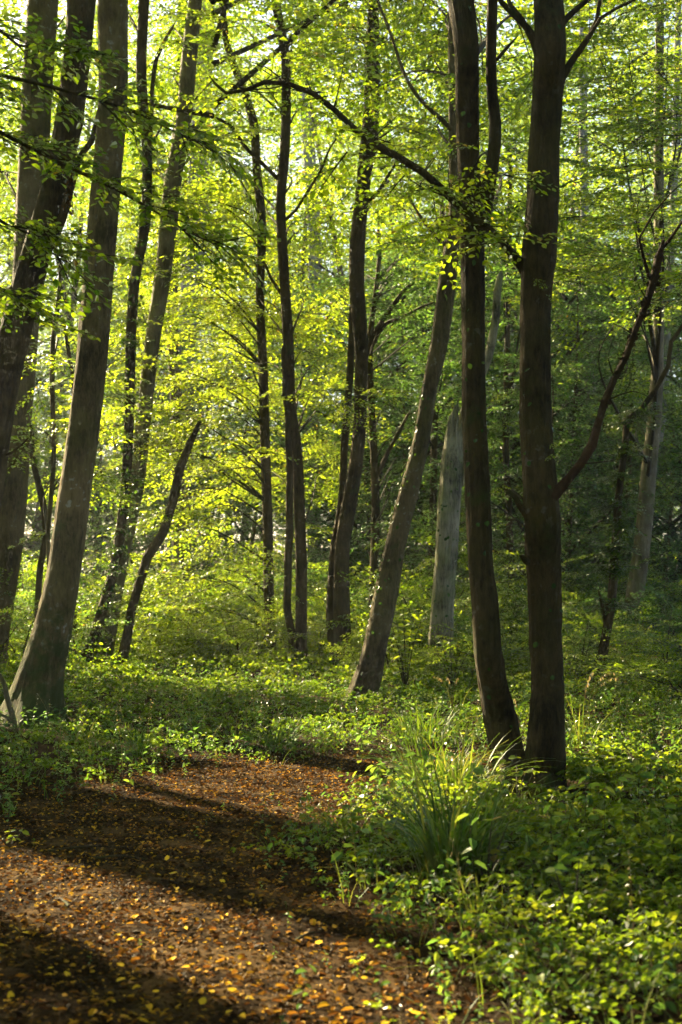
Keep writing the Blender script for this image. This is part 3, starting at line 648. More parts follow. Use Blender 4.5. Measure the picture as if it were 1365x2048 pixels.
t19 = Tree('pale_beech', 'pale upright trunk seen just right of the thick front trunk', 42.0,
    [(1186, 1245, 24), (1187, 1100, 23), (1185, 950, 22), (1184, 830, 20), (1180, 660, 19), (1172, 450, 18), (1168, 250, 16), (1165, 0, 14)], M_BARK_PALE, H=20, sides=12)
t20 = Tree('young_tree', 'thin dark stem between the two front trunks', 33.0,
    [(1030, 1265, 16), (1024, 1150, 15), (1018, 1000, 14), (1012, 930, 13), (1012, 800, 12), (1016, 600, 11), (1020, 300, 9)], M_BARK_DARK, H=12, sides=10)
t21 = Tree('young_tree', 'dark forked thin tree with rising limbs just right of the wavy trunk', 31.0,
    [(745, 1300, 20), (748, 1150, 18), (752, 1020, 17), (748, 900, 16), (742, 780, 14), (740, 680, 13), (750, 600, 10), (760, 500, 8)], M_BARK_DARK, H=10, sides=10)
t21.branch([(742, 700, 12), (752, 665, 11), (775, 625, 10), (815, 575, 8), (866, 545, 5)], 31)
t21.branch([(745, 690, 10), (770, 650, 9), (800, 635, 7), (850, 612, 5), (880, 600, 3)], 31)
t21.branch([(750, 960, 12), (775, 910, 9), (800, 860, 8), (820, 820, 5)], 31)
t22 = Tree('young_tree', 'thin dark stem left of the pale dead snag', 34.0,
    [(862, 1260, 18), (866, 1100, 16), (868, 950, 15), (872, 800, 13), (880, 650, 12), (884, 400, 10)], M_BARK_DARK, H=12, sides=10)
t23 = Tree('sapling', 'thin pale twisting sapling in the gap left of the big beech', 21.5,
    [(98, 1120, 9), (95, 1073, 9), (104, 983, 10), (110, 883, 10), (107, 783, 10), (110, 683, 10), (117, 600, 9), (118, 520, 7)], M_BARK, sides=8, extend=False, flare=False, rough=.1)
t24 = Tree('sapling', 'dark curved thin sapling behind the pale twisting one', 23.0,
    [(75, 1250, 12), (82, 1130, 13), (96, 1070, 14), (84, 983, 13), (66, 920, 10), (62, 850, 8)], M_BARK_DARK, sides=8, extend=False, flare=False, rough=.1)
t25 = Tree('sapling', 'dark bare sapling rising behind the gap left of the big beech', 26.0,
    [(150, 1290, 9), (150, 1100, 9), (147, 900, 9), (146, 760, 9), (137, 700, 8), (132, 660, 6)], M_BARK_DARK, sides=8, extend=False, flare=False)

# ---- their leaves in view
for k, t in enumerate((t9, t10, t12, t13, t18)): high_crown(t, k)
GAP_MAIN = [(11.0, 18.5, -24, -3, .25)]
t9.slab(330, 330, 560, 640, 29.4, -1.6, .55, 46, 1.0, .3)  # tint raised so the sunlit curtain of leaves looks yellower
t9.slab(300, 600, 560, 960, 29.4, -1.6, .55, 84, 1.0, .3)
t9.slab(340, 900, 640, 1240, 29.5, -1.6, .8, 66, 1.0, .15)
t9.done()
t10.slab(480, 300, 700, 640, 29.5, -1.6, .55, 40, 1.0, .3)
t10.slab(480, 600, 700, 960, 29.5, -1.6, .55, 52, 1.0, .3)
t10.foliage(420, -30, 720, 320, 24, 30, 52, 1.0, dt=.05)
t10.done()
t12.foliage(640, -40, 900, 330, 27.0, 31, 52, 1.0)
t12.foliage(650, 330, 820, 480, 27.2, 29, 16, 1.0, dt=.1)
t12.foliage(690, 765, 830, 815, 24.5, 25.5, 6, .8, dt=.15)
t12.done()
t13.foliage(780, -40, 960, 320, 19.6, 23, 40, .9)
t13.foliage(830, 320, 960, 480, 19.8, 22, 8, .8)
t13.done()
t5.foliage(290, 150, 470, 420, 28.6, 32, 30, 1.0)
t5.foliage(290, -40, 480, 160, 26.5, 31, 36, 1.0)
t5.foliage(210, 450, 330, 1000, 29.0, 31.5, 12, .9)
t5.done()
t4.foliage(200, -40, 330, 420, 26.2, 30, 22, .9)
t4.done()
t2.foliage(-60, -40, 130, 420, 25, 30, 50, 1.0)
t2.foliage(-60, 300, 60, 700, 25, 29, 12, .9)
t2.done()
t14.foliage(960, 30, 1070, 420, 14, 19, 14, .8)
t14.done()
t18.foliage(1110, -40, 1400, 300, 20, 30, 105, 1.0, dt=.05, every=14)
t18.foliage(1110, 280, 1400, 640, 21, 30, 80, 1.0, dt=.05, every=14)
t18.foliage(1200, 640, 1400, 1000, 30.5, 33, 20, 1.0)
t18.done()
t20.foliage(930, 150, 1130, 620, 24, 32, 55, 1.0, every=10)
t20.foliage(930, 620, 1060, 1100, 30, 34, 22, 1.0)
t20.done(M_LEAF2)
t21.foliage(720, 480, 900, 800, 28, 34, 50, 1.0)
t21.foliage(720, 800, 880, 1150, 29, 34, 30, 1.0)
t21.done(M_LEAF2)
t22.foliage(780, 420, 960, 800, 31, 37, 45, 1.0)
t22.done(M_LEAF2)
t23.foliage(20, 640, 170, 860, 20, 24, 12, .8, dt=.08)
t23.foliage(40, 860, 200, 1100, 21, 25, 12, .8)
t23.done()
t7.foliage(230, 250, 350, 700, 33, 37, 14, 1.0); t7.done()

# ---- hornbeam outside the left edge whose boughs hang into the picture
t0 = Tree('hornbeam_tree', 'hornbeam whose dark leafy boughs hang in from the left picture edge', 8.6,
    [(-520, 1696, 100), (-500, 1400, 80), (-470, 1000, 72), (-440, 500, 62), (-430, 0, 55), (-420, -200, 50)], M_BARK_DARK, H=11, sides=16)
HANG = [([(-440, 330, 22), (-200, 200, 14), (0, 152, 9), (60, 163, 8), (150, 186, 7), (240, 214, 6), (320, 252, 4), (400, 292, 3), (455, 330, 2)], .75),
        ([(-440, 420, 22), (-200, 260, 14), (0, 268, 9), (60, 298, 8), (150, 340, 7), (240, 380, 6), (330, 428, 4), (400, 470, 3), (470, 505, 2)], .8),
        ([(-440, 150, 20), (-200, 60, 12), (-40, 40, 8), (40, 90, 6), (90, 98, 4), (150, 90, 2)], .9),
        ([(-440, 600, 20), (-200, 480, 12), (-40, 430, 8), (20, 450, 6), (70, 470, 4), (110, 500, 2)], .9),
        ([(-440, 700, 18), (-200, 620, 10), (-40, 560, 7), (20, 590, 5), (60, 640, 3)], .7)]
for bi, (pts, dens) in enumerate(HANG):
    P = t0.branch(pts, 8.6 + .2 * bi, dy=.06, sides=6)
    x = P[:, 0]; lim = at(-60, 300, 8.6)[0]
    sel = np.nonzero((x > lim - .3) & (np.arange(len(P)) > 6))[0]
    nn = int(len(sel) * 2.2 * dens)
    i = rng.choice(sel, nn); dirx = P[np.minimum(i + 1, len(P) - 1)] - P[i - 1]
    az = np.arctan2(dirx[:, 1], dirx[:, 0]) + rng.choice([-1, 1], nn) * rng.uniform(.3, 1.2, nn)
    place(t0.crown, SPRIG, P[i], az, rng.normal(-.18, .2, nn), rng.normal(0, .25, nn), rng.uniform(.5, .95, nn), -.05)
t0.done()

# ================================================================== woodland behind and beside
def tree_copy(name, x, y, kind, label, group, s=1.0, r=.13, bark=None):
    root = link(name, None, loc=(x, y, float(gz(np.array(x), np.array(y)))), label=label, cat='tree', group=group)
    tr = TRUNKS[rng.integers(len(TRUNKS))] if kind == 'tall' else THIN[rng.integers(len(THIN))]
    k = link('trunk', tr, root); k.scale = (r / .13, r / .13, s)
    c = link('crown', (CROWN_TALL if kind == 'tall' else CROWN_UNDER)[rng.integers(3)], root)
    c.scale = (s, s, s); c.rotation_euler.z = rng.uniform(0, 6.28)
    return root
def trunk_template(name, H, r, bark):
    P = [np.array([0, 0, -.3])]; p = P[0].copy(); d = np.array([rng.normal(0, .07), rng.normal(0, .07), 1.])
    for i in range(9):
        d[:2] += rng.normal(0, .035, 2); d[:2] *= .85; p = p + d * (H + .3) / 9; P.append(p.copy())
    R = r * np.linspace(1.15, .2, 10)
    P, R = catmull(P, R, .5); a = Acc(); a.add(*tube(P, R, 12, .05, (.6, 4, 0)))
    return a.mesh(name, [bark], (0, 0, 0), True)
TRUNKS = [trunk_template('trunk', 19, .16, M_BARK), trunk_template('trunk', 19, .16, M_BARK_DARK), trunk_template('trunk', 19, .16, M_BARK_PALE)]
THIN = [trunk_template('trunk', 10, .075, M_BARK_DARK), trunk_template('trunk', 10, .07, M_BARK)]

# words that say where in the picture something stands
MARKS = [(-40, 'the picture edge'), (150, 'the big leaning beech'), (290, 'the slim leaning trunk'), (385, 'the crooked dead stem'), (525, 'the trunk in the bright leaves'), (590, 'the twin-stemmed slender trunk'),
         (715, 'the wavy middle trunk'), (810, 'the bent trunk'), (900, 'the pale snag'), (960, 'the forking front trunk'), (1080, 'the thick front trunk'), (1225, 'the crooked ivy-hung tree'), (1290, 'the grey leaning trunk'), (1400, 'the right picture edge')]
def where(px):
    x, m = min(MARKS, key=lambda q: abs(q[0] - px))
    return ('inside ' if px > x else 'beyond ') + m if x == -40 else ('just right of ' if px - x > 12 else 'just left of ' if px - x < -12 else 'right behind ') + m
# far rows in view
G_FAR = 'tall trees of the far woodland'
for (px, Y, s) in ((-60, 62, 1.0), (30, 52, 1.0), (110, 70, 1.1), (210, 58, 1.0), (300, 75, 1.1), (420, 66, 1.0), (520, 56, 1.05), (690, 62, 1.1), (760, 48, 1.0), (830, 72, 1.1), (900, 55, 1.0),
                   (980, 64, 1.05), (1060, 50, 1.0), (1130, 70, 1.1), (1220, 56, 1.05), (1290, 46, 1.0), (1350, 66, 1.1), (1440, 54, 1.0), (-190, 60, 1.0), (590, 70, 1.2), (-20, 72, 1.3), (70, 60, 1.2), (150, 80, 1.35), (260, 68, 1.25), (380, 78, 1.3), (480, 72, 1.3), (700, 76, 1.3), (1250, 70, 1.3), (1170, 62, 1.2), (740, 88, 1.2), (880, 90, 1.2), (1080, 88, 1.2), (1300, 80, 1.2), (340, 92, 1.2), (200, 86, 1.2), (60, 84, 1.2), (1420, 76, 1.1), (640, 80, 1.15), (460, 84, 1.15), (1000, 82, 1.15), (1200, 84, 1.1)):
    p = at(px, 1167, Y)
    tree_copy('woodland_tree', p[0], Y + rng.normal(0, 1), 'tall', ('towering' if s > 1.22 else 'tall') + ' hazy far tree seen ' + where(px), G_FAR, s, rng.uniform(.12, .2))
G_UND = 'understory trees in the shaded wood'
for (px, Y, s) in ((815, 46, 1.0), (925, 44, 1.0), (1080, 43, 1.0), (1190, 50, 1.1), (1265, 44, 1.0), (1370, 46, 1.1), (1030, 54, 1.2), (1120, 56, 1.2), (760, 55, 1.1), (1225, 60, 1.3), (880, 60, 1.3), (650, 58, 1.2), (780, 37, .95), (850, 42, 1.0), (950, 40, 1.0), (1050, 38, .95), (1130, 35, .9), (1150, 44, 1.1), (1240, 38, 1.0), (1330, 41, 1.0), (1400, 36, 1.0), (700, 45, 1.0), (480, 40, .85),
                   (420, 60, 1.0), (250, 42, .9), (170, 52, 1.0), (80, 62, 1.1), (-20, 60, 1.1), (-110, 66, 1.2), (1000, 48, 1.1), (890, 50, 1.1), (1290, 52, 1.2), (560, 52, 1.0), (320, 56, 1.1), (1100, 30, .6)):
    p = at(px, 1167, Y)
    tree_copy('understory_tree', p[0], Y + rng.normal(0, .8), 'under', ('nearer' if Y < 41 else 'farther') + ' leafy understory tree seen ' + where(px), G_UND, s, rng.uniform(.1, .16))
# unseen trees added to shade the path; leaves cut away where sun should land
GAPS = [(3.2, 4.1, -10, -1.5, .0), (4.1, 5.0, -5.6, -2.5, .15), (5.6, 9.3, -10, -6.2, .03), (9.0, 13.5, -11.5, -6.0, .03), (7.2, 8.4, -15, -6.7, .05), (7.6, 11.5, -12, -5.3, .02), (11.3, 18.5, -25, -2, .03)]
for k, (n_, a_) in enumerate(((-3, -17), (.5, -19), (3.5, -24), (6.5, -24), (2, -30), (9.5, -31), (13, -36), (-6, -20), (-1, -26), (5.2, -27.5), (5.0, -21.5), (9.5, -36), (8, -30))):
    xy = n_ * NV + a_ * AV
    root = link('shade_tree', None, loc=(xy[0], xy[1], 0), label='unseen tree added beyond the left edge to shade the path', cat='tree', group='unseen trees added for shade')
    o = link('trunk', TRUNKS[k % 2], root)
    a = Acc(); nf = 380
    z = rng.uniform(3.5, 17, nf); r = 4.4 * np.sqrt(rng.uniform(.02, 1, nf)) * (1 - np.clip((z - 11) / 9, 0, .7)); th = rng.uniform(0, 6.28, nf)
    P = np.stack([xy[0] + r * np.cos(th), xy[1] + r * np.sin(th), z], -1)
    P = P[P[:, 0] < -.245 * P[:, 1] - 1.2]
    nf = len(P)
    place(a, FAN_LOW, P, rng.uniform(0, 6.28, nf), rng.normal(-.06, .25, nf), rng.normal(0, .25, nf), rng.uniform(.8, 1.3, nf), 0, GAPS)
    link('crown', a.mesh('crown', [M_LEAF, M_TWIG], (xy[0], xy[1], 0)), root)
# unseen trees added around and behind the viewer to block sky light
for (x, y) in ((-4, -4), (4, -4), (0, -8.5), (-9, -9), (8, -9), (-7, .5), (7.5, 1.5), (9.5, 9), (11, 16), (-14, 3), (-30, 28), (-24, 20), (14, -2), (-13, -4), (0, -15), (16, 8)):
    tree_copy('surrounding_tree', x, y, 'tall', 'unseen tall tree of the wood around the viewer, added to block sky', 'trees around the viewer', 1.0, .16)
for (x, y) in ((-5, -7), (2, -6), (6.5, -7.5), (10, -3), (-10, -2), (9, 4), (12, 6), (-2, -11), (5, -12), (-8, -13), (13, 12), (-16, -1)):  # low unseen crowns added to block sky light near the horizon
    tree_copy('surrounding_tree', x, y, 'under', 'unseen bushy young tree added around the viewer to block low sky', 'trees around the viewer', 1.0, .13)
for (x, y) in ((-22, 60), (-24, 68), (-22, 76), (-29, 64), (-29, 76), (-26, 86), (-34, 70)):  # more unseen trees, added to keep sun off the far woodland
    tree_copy('surrounding_tree', x, y, 'tall', 'unseen tall tree beyond the left edge, added to shade far trees', 'trees around the viewer', 1.15, .18)
# the wood beyond, one mass
a = Acc(); nf = 2500
y = rng.uniform(88, 130, nf); x = rng.uniform(-.42, .42, nf) * y; z = rng.uniform(0, 1, nf) ** 1.1 * 38; z[:850] = rng.uniform(.3, 8, 850); y[:850] = rng.uniform(62, 90, 850); x[:850] = rng.uniform(-.42, .42, 850) * y[:850]
place(a, FAN_LOW, np.stack([x, y, z], -1), rng.uniform(0, 6.28, nf), rng.normal(0, .3, nf), rng.normal(0, .3, nf), rng.uniform(1.6, 2.8, nf), -.05)
link('distant_woodland', a.mesh('distant_woodland', [M_LEAF2, M_TWIG]), kind='stuff', label='hazy green mass of woodland in the distance', cat='woodland')

# ================================================================== shrubs, ground cover, grasses
def shrub_template(rad, h, nf, leafmat):
    a = Acc(); th = rng.uniform(0, 6.28, nf); r = rad * np.sqrt(rng.random(nf)); z = h * rng.uniform(.1, 1, nf) * (1 - .45 * (r / rad) ** 2)
    P = np.stack([r * np.cos(th), r * np.sin(th), z], -1)
    place(a, FAN_MID if nf > 60 else FAN_HI, P, th + rng.normal(0, .7, nf), rng.normal(.05, .3, nf), rng.normal(0, .3, nf), rng.uniform(.4, .75, nf))
    st = Acc()
    for p in P[:10]: st.add(*tube(*catmull([[0, 0, -.1], [p[0] * .3, p[1] * .3, p[2] * .55], p], [.018, .012, .005], .3), 4), 0)
    return a.mesh('foliage', [leafmat, M_TWIG]), st.mesh('stem', [M_TWIG])
SHRUBS = [shrub_template(1.3, 2.3, 46, M_LEAF), shrub_template(1.5, 1.7, 46, M_LEAF2), shrub_template(1.1, 1.2, 36, M_LEAF)]
def shrub(px, Y, k, s, label, group):
    p = at(px, 1167, Y)
    root = link('shrub', None, loc=(p[0], Y, 0), label=('tall ', 'spreading ', 'low ')[k] + label + ' ' + where(px), cat='shrub', group=group)
    f = link('foliage', SHRUBS[k][0], root); st = link('stem', SHRUBS[k][1], root)
    root.scale = (s, s, s * rng.uniform(.85, 1.15)); root.rotation_euler.z = rng.uniform(0, 6.28)
for (px, Y, k, s) in ((-10, 23, 0, 1.0), (40, 26, 1, 1.1), (110, 28, 0, 1.1), (160, 31, 1, 1.2), (70, 32, 0, 1.2), (-40, 30, 0, 1.2)):
    shrub(px, Y, k, s, 'sunlit shrub', 'shrubs behind the big beech')
for (px, Y, k, s) in ((310, 30, 2, 1.1), (370, 29, 0, .95), (430, 31, 0, 1.0), (480, 28.5, 2, 1.1), (350, 33, 1, 1.2), (420, 35, 0, 1.2), (500, 34, 1, 1.2), (540, 31, 2, .9), (280, 34, 0, 1.0)):
    shrub(px, Y, k, s, 'green shrub under bright leaves', 'shrubs under the bright leaves')
for (px, Y, k, s) in ((790, 30, 1, 1.0), (860, 29, 2, 1.0), (930, 31, 1, 1.1), (990, 28, 2, 1.0), (1030, 32, 0, 1.0), (1140, 29, 1, 1.0), (1180, 33, 0, 1.1), (1345, 33, 2, 1.1), (1370, 30, 0, 1.0), (1290, 34, 1, 1.2), (640, 33, 1, 1.1), (1090, 35, 1, 1.2), (1420, 27, 1, 1.0), (820, 35, 1, 1.2), (720, 34, 1, 1.1)):
    shrub(px, Y, k, s, 'dim green shrub', 'shrubs in the shade')

for k in range(26):
    px = rng.uniform(760, 1400); Y = rng.uniform(25.5, 38)
    if 1235 < px < 1320 and Y < 31: Y += 6
    shrub(px, Y, rng.integers(3), rng.uniform(.75, 1.15), 'dim leafy shrub', 'shrubs in the shade')
for k in range(16):
    px = rng.uniform(-30, 720); Y = rng.uniform(28.5, 38)
    shrub(px, Y, rng.integers(3), rng.uniform(.7, 1.1), 'leafy shrub', 'shrubs under the bright leaves')
for (px, Y, k, s) in ((330, 28.4, 2, .9), (400, 27.9, 2, .85), (465, 27.8, 0, .6), (520, 27.6, 2, .85), (640, 28, 2, .8), (780, 24, 2, .6), (855, 25.5, 0, .6), (1150, 24, 0, .6), (1185, 22.8, 2, .8), (1365, 20.5, 2, .8), (960, 22.5, 2, .8), (1010, 24, 1, .8), (1160, 21.5, 2, .8), (1330, 22, 1, .9), (1380, 19, 2, .9), (840, 24.5, 2, .7)):
    shrub(px, Y, k, s, 'young shrub among brambles', 'shrubs above the brambles')
# trifoliate bramble sprigs and low herbs
def bramble_sprig(hi=True):
    a = Acc(); L = rng.uniform(.5, .75); h = rng.uniform(.14, .30)
    pt = lambda f: np.array([L * f, .05 * math.sin(5 * f), h * math.sin(min(1, f * 1.05) * 2.4) + .02])
    if hi: a.add(*tube([pt(f) for f in np.linspace(0, 1, 5)], np.linspace(.004, .0015, 5), 3), 1)
    for k in range(7):
        f = .18 + .8 * k / 7; p = pt(f); side = 1 if k % 2 else -1
        ang = side * rng.uniform(.5, 1.3); d = np.array([math.cos(ang), math.sin(ang), rng.uniform(-.1, .35)])
        q = p + d * rng.uniform(.04, .10); t = rng.normal(.45, .16); nr = np.array([rng.normal(0, .6), rng.normal(0, .6), 1])
        for da in (-1.15, 0, 1.15):
            ld = np.array([math.cos(ang + da), math.sin(ang + da), rng.normal(-.3, .36)])
            V, Q = leaf_quads(q + d * (.012 if da == 0 else 0), ld, nr + rng.normal(0, .22, 3), rng.uniform(.058, .10), rng.uniform(.58, .8), hi, rng.uniform(.05, .2), rng.uniform(.05, .25))
            a.add(V, Q, 0, t + rng.normal(0, .06))
    return (np.concatenate(a.V), np.concatenate(a.Q), np.concatenate(a.M), np.concatenate(a.T))
def herb(hi=True, size=.06, h=.3):
    a = Acc(); top = np.array([rng.normal(0, .05), rng.normal(0, .05), h])
    a.add(*tube([np.zeros(3), top * .5 + [.01, 0, 0], top], [.003, .002, .001], 3), 1)
    for k in range(7):
        f = .3 + .7 * k / 6; th = k * 2.4 + rng.uniform(-.3, .3)
        d = np.array([math.cos(th), math.sin(th), rng.normal(-.1, .45)])
        V, Q = leaf_quads(top * f, d, np.array([rng.normal(0, .6), rng.normal(0, .6), 1]), size * rng.uniform(.7, 1.3), .6, hi, .1, rng.uniform(.1, .3))
        a.add(V, Q, 0, rng.normal(.45, .18))
    return (np.concatenate(a.V), np.concatenate(a.Q), np.concatenate(a.M), np.concatenate(a.T))
BR_HI = [bramble_sprig() for _ in range(6)]
BR_LO = [bramble_sprig(False) for _ in range(4)]
HERB = [herb() for _ in range(4)] + [herb(size=.045, h=.2) for _ in range(2)]
HERB_LO = [herb(False, .085, .35) for _ in range(4)]
def scatter(n, x0, x1, y0, y1, dmin=.0, wedge=True, bump=None):
    x = rng.uniform(x0, x1, n); y = rng.uniform(y0, y1, n); d = path_dist(x, y)
    ok = (d + rng.normal(0, .22, n) > dmin)
    if wedge: ok &= (abs(x) < .30 * y + .7)
    x, y, d = x[ok], y[ok], d[ok]
    return np.stack([x, y, gz(x, y)], -1), d
def patch(x, y, f=1.0, ph=0.0):
    return .5 + .25 * np.sin(x * 1.7 * f + 1.3 * np.sin(y * 1.1 * f + ph) + ph) + .25 * np.sin(y * 1.9 * f + 1.1 * np.sin(x * 1.4 * f) + 2 * ph)
# bramble bank on the right of the path
acc = Acc()
P, d = scatter(5200, -.6, 5.5, 3.6, 11.2, .22)
ok = (P[:, 0] > -.5)
for (tx, ty, tr) in ((905, 1768, .33), (912, 1605, .3), (870, 1590, .3), (955, 1850, .12)):
    g = gat(tx, ty); ok &= np.hypot(P[:, 0] - g[0], P[:, 1] - g[1] + .1) > tr
ok &= rng.random(len(P)) < .35 + .75 * patch(P[:, 0], P[:, 1], 1.6, .6)
P, d = P[ok], d[ok]
bare = (np.hypot((P[:, 0] - 1.42) / .55, (P[:, 1] - 10.0) / 1.0) > 1) | ((rng.random(len(P)) < .3) & (P[:, 1] < 9.9)); P, d = P[bare], d[bare]
foot = np.exp(-(((P[:, 0] - 1.45) / .55) ** 2 + ((P[:, 1] - 10.1) / .9) ** 2) * 1.2)
hgt = (1 - .85 * foot) * (1 + .05 * np.exp(-(((P[:, 0] - 3.2) / 1.2) ** 2 + ((P[:, 1] - 10.0) / 1.6) ** 2))) * np.clip((d - .05) * .55, 0, 1) * (.45 + .55 * patch(P[:, 0], P[:, 1])) * np.clip((P[:, 1] - 3.6) / 3, .25, 1)
lift = rng.random(len(P)) ** .7 * .16 * hgt; P[:, 2] += lift
place(acc, BR_HI, P, rng.uniform(0, 6.28, len(P)), rng.normal(0, .15, len(P)), rng.normal(0, .2, len(P)), .28 + .42 * hgt + rng.uniform(-.1, .14, len(P)), rng.normal(0, .14, len(P)), mtwig=1)
link('bramble_cover', acc.mesh('bramble_cover', [M_BRAMBLE, M_TWIG]), kind='stuff', label='bank of leafy brambles right of the path', cat='brambles')
acc = Acc()
P, d = scatter(4200, -9, 9, 10.5, 22, .25)
ok = ~((P[:, 1] < 11.2) & (P[:, 0] > 0)); P, d = P[ok], d[ok]
hh = np.clip(d * .5, .1, 1) * (.4 + .6 * patch(P[:, 0], P[:, 1], .7, 1.))
foot = np.exp(-(((P[:, 0] + 3.4) / .7) ** 2 + ((P[:, 1] - 15.0) / 1.3) ** 2)); hh = hh * (1 - .9 * foot) + .5 * np.exp(-(((P[:, 0] - 3.6) / 1.5) ** 2 + ((P[:, 1] - 13.5) / 2.5) ** 2))
ok = rng.random(len(P)) > .6 * foot; P, d, hh = P[ok], d[ok], hh[ok]
P[:, 2] += rng.random(len(P)) * .05 * hh
place(acc, BR_LO, P, rng.uniform(0, 6.28, len(P)), rng.normal(0, .15, len(P)), rng.normal(0, .2, len(P)), .38 + .24 * hh, -.18)  # tint lowered so these leaves carry the mid-ground shade
P, d = scatter(3600, -12, 12, 20, 42, .2)
hh = .4 + .6 * patch(P[:, 0], P[:, 1], .5, 2.)
P[:, 2] += rng.random(len(P)) * .12 * hh
place(acc, BR_LO, P, rng.uniform(0, 6.28, len(P)), rng.normal(0, .15, len(P)), rng.normal(0, .2, len(P)), .55 + .35 * hh, 0)
link('bramble_cover', acc.mesh('bramble_cover', [M_BRAMBLE, M_TWIG]), kind='stuff', label='low tangle of brambles beyond the path under the trees', cat='brambles')
acc = Acc()
P, d = scatter(5200, -5, 5, 3.6, 15, -.02)
ok = rng.random(len(P)) < np.clip(1.3 - d * .5, .25, 1)
ok &= ~((np.hypot((P[:, 0] - 1.45) / .7, (P[:, 1] - 10.3) / .8) < 1) | (np.hypot((P[:, 0] + 3.4) / .8, (P[:, 1] - 15.2) / 1.2) < 1)); P = P[ok]
place(acc, HERB, P, rng.uniform(0, 6.28, len(P)), rng.normal(0, .2, len(P)) + math.pi * 0, rng.normal(0, .2, len(P)), rng.uniform(.25, .8, len(P)), .05)
P, d = scatter(5000, -9, 9, 13, 30, .1)
place(acc, HERB_LO, P, rng.uniform(0, 6.28, len(P)), 0, rng.normal(0, .2, len(P)), rng.uniform(.3, .75, len(P)), 0)
P, d = scatter(420, -.4, 4, 6.8, 11.5, .25)
P = P[np.hypot(P[:, 0] - 1.45, P[:, 1] - 10.2) > .7]
place(acc, [herb(size=.08, h=.26) for _ in range(4)] + [herb(size=.07, h=.45) for _ in range(4)], P, rng.uniform(0, 6.28, len(P)), 0, rng.normal(0, .2, len(P)), rng.uniform(.55, 1.15, len(P)), .25)
# stray seedlings on the path
x = rng.uniform(-2.6, .8, 160); y = rng.uniform(5, 12.5, 160); ok = rng.random(160) < np.clip(1.0 + path_dist(x, y) * .9, .12, 1)
place(acc, HERB, np.stack([x, y, gz(x, y)], -1)[ok], rng.uniform(0, 6.28, ok.sum()), 0, 0, rng.uniform(.2, .4, ok.sum()), .2)
link('herb_layer', acc.mesh('herb_layer', [M_LEAF2, M_TWIG]), kind='stuff', label='low green herbs fringing the path and covering the floor', cat='herbs')

def blades(acc, c, n, L, spread, width=.009, lean=.5, tint=.45, nseg=6, up=1.0):
    for k in range(n):
        th = rng.uniform(0, 6.28); ln = L * rng.uniform(.5, 1.1); w = width * rng.uniform(.6, 1.2)
        b = c + np.array([math.cos(th), math.sin(th), 0]) * spread * math.sqrt(rng.random()) ; b[2] -= .02
        th += rng.normal(0, .5); o = np.array([math.cos(th), math.sin(th), 0]); le = lean * rng.uniform(.3, 1.4)
        f = np.linspace(0, 1, nseg + 1)
        pts = b + np.outer(f * ln * le * (.35 + .65 * f), o); pts[:, 2] = b[2] + ln * up * (f - .55 * le * f ** 2.4)
        s = np.array([-o[1], o[0], 0]) ; ww = w * np.clip(1.15 - f ** 2.2, .06, 1)
        V = np.concatenate([pts - s * ww[:, None] / 2, pts + s * ww[:, None] / 2]); V[:nseg + 1, 2] += .2 * w
        i = np.arange(nseg); Q = np.stack([i, i + 1, i + nseg + 2, i + nseg + 1], -1)
        acc.add(V, Q, 0, rng.normal(tint, .2) if rng.random() > .14 else 1.0)
def tussock(px, py, n, L, spread, label, lean=.55, width=.010, tint=.45):
    g = gat(px, py); g[2] = gz(g[0], g[1]); a = Acc(); blades(a, g.copy(), n, L, spread, width, lean, tint)
    return link('sedge_tussock', a.mesh('sedge_tussock', [M_GRASS], g), loc=g, label=label, cat='sedge', group='sedge tussocks')
tussock(905, 1768, 120, .74, .19, 'large dark sedge tussock in front of the trunk pair', .6, .017, .0)
tussock(912, 1605, 150, .62, .24, 'sunlit sedge tussock left of the shared trunk foot', .85, .014, .55)
tussock(870, 1590, 150, .62, .22, 'fine sedge clump beside the bend of the path', .6, .009, .45)
tussock(850, 1490, 90, .55, .22, 'dark sedge clump under the bent trunk beyond the path', .6, .013, .3)
tussock(560, 1505, 60, .45, .12, 'arching sedge tuft at the far side of the path', .8, .013, .35)
tussock(278, 1518, 45, .40, .09, 'upright bright sedge tuft left of the path', .6, .014, .5)
tussock(150, 1490, 35, .35, .14, 'yellowish drooping tuft beside the foot of the mossy beech', 1.0, .016, .7)
tussock(1130, 2000, 30, .32, .12, 'sprawling grass tuft in the near corner of the brambles', 1.0, .010, .75)
tussock(700, 1672, 36, .28, .15, 'short bright grass tuft on the edge of the path', .7, .010, .65)
tussock(955, 1850, 20, .28, .06, 'bright upright blades growing among the near brambles', .4, .014, .7)
# thin grass over the mid ground
a = Acc()
P, d = scatter(800, -5, 5, 9.5, 17, .0)
for p in P[rng.random(len(P)) < .45]: blades(a, p.copy(), 5, .26, .06, .006, .7, .5, 4)
P, d = scatter(900, -.5, 3.5, 4, 10.5, .05)
for p in P[rng.random(len(P)) < .55]: blades(a, p.copy(), 4, rng.uniform(.15, .42), .05, .005, .8, .68, 4)
link('grass', a.mesh('grass', [M_GRASS]), kind='stuff', label='thin grass blades along the path edges', cat='grass')
a = Acc()
P, d = scatter(480, -3, 5, 4.5, 16, .1)
for p in P[rng.random(len(P)) < .7]:
    ln = rng.uniform(.2, .55); o = rng.normal(0, .22, 2); f = np.linspace(0, 1, 5)
    pts = p + np.stack([o[0] * ln * f ** 1.6, o[1] * ln * f ** 1.6, ln * f], -1); a.add(*tube(pts, np.linspace(.0025, .0008, 5), 3), 0, rng.random())
    for q in pts[-1] - np.outer(np.linspace(0, .35, 6) * ln, [0, 0, 1]):
        V, Q = leaf_quads(q, rng.normal(0, 1, 3) + [0, 0, -.4], rng.normal(0, 1, 3), rng.uniform(.012, .026), .5, False, .1, .2); a.add(V, Q, 0, rng.random())
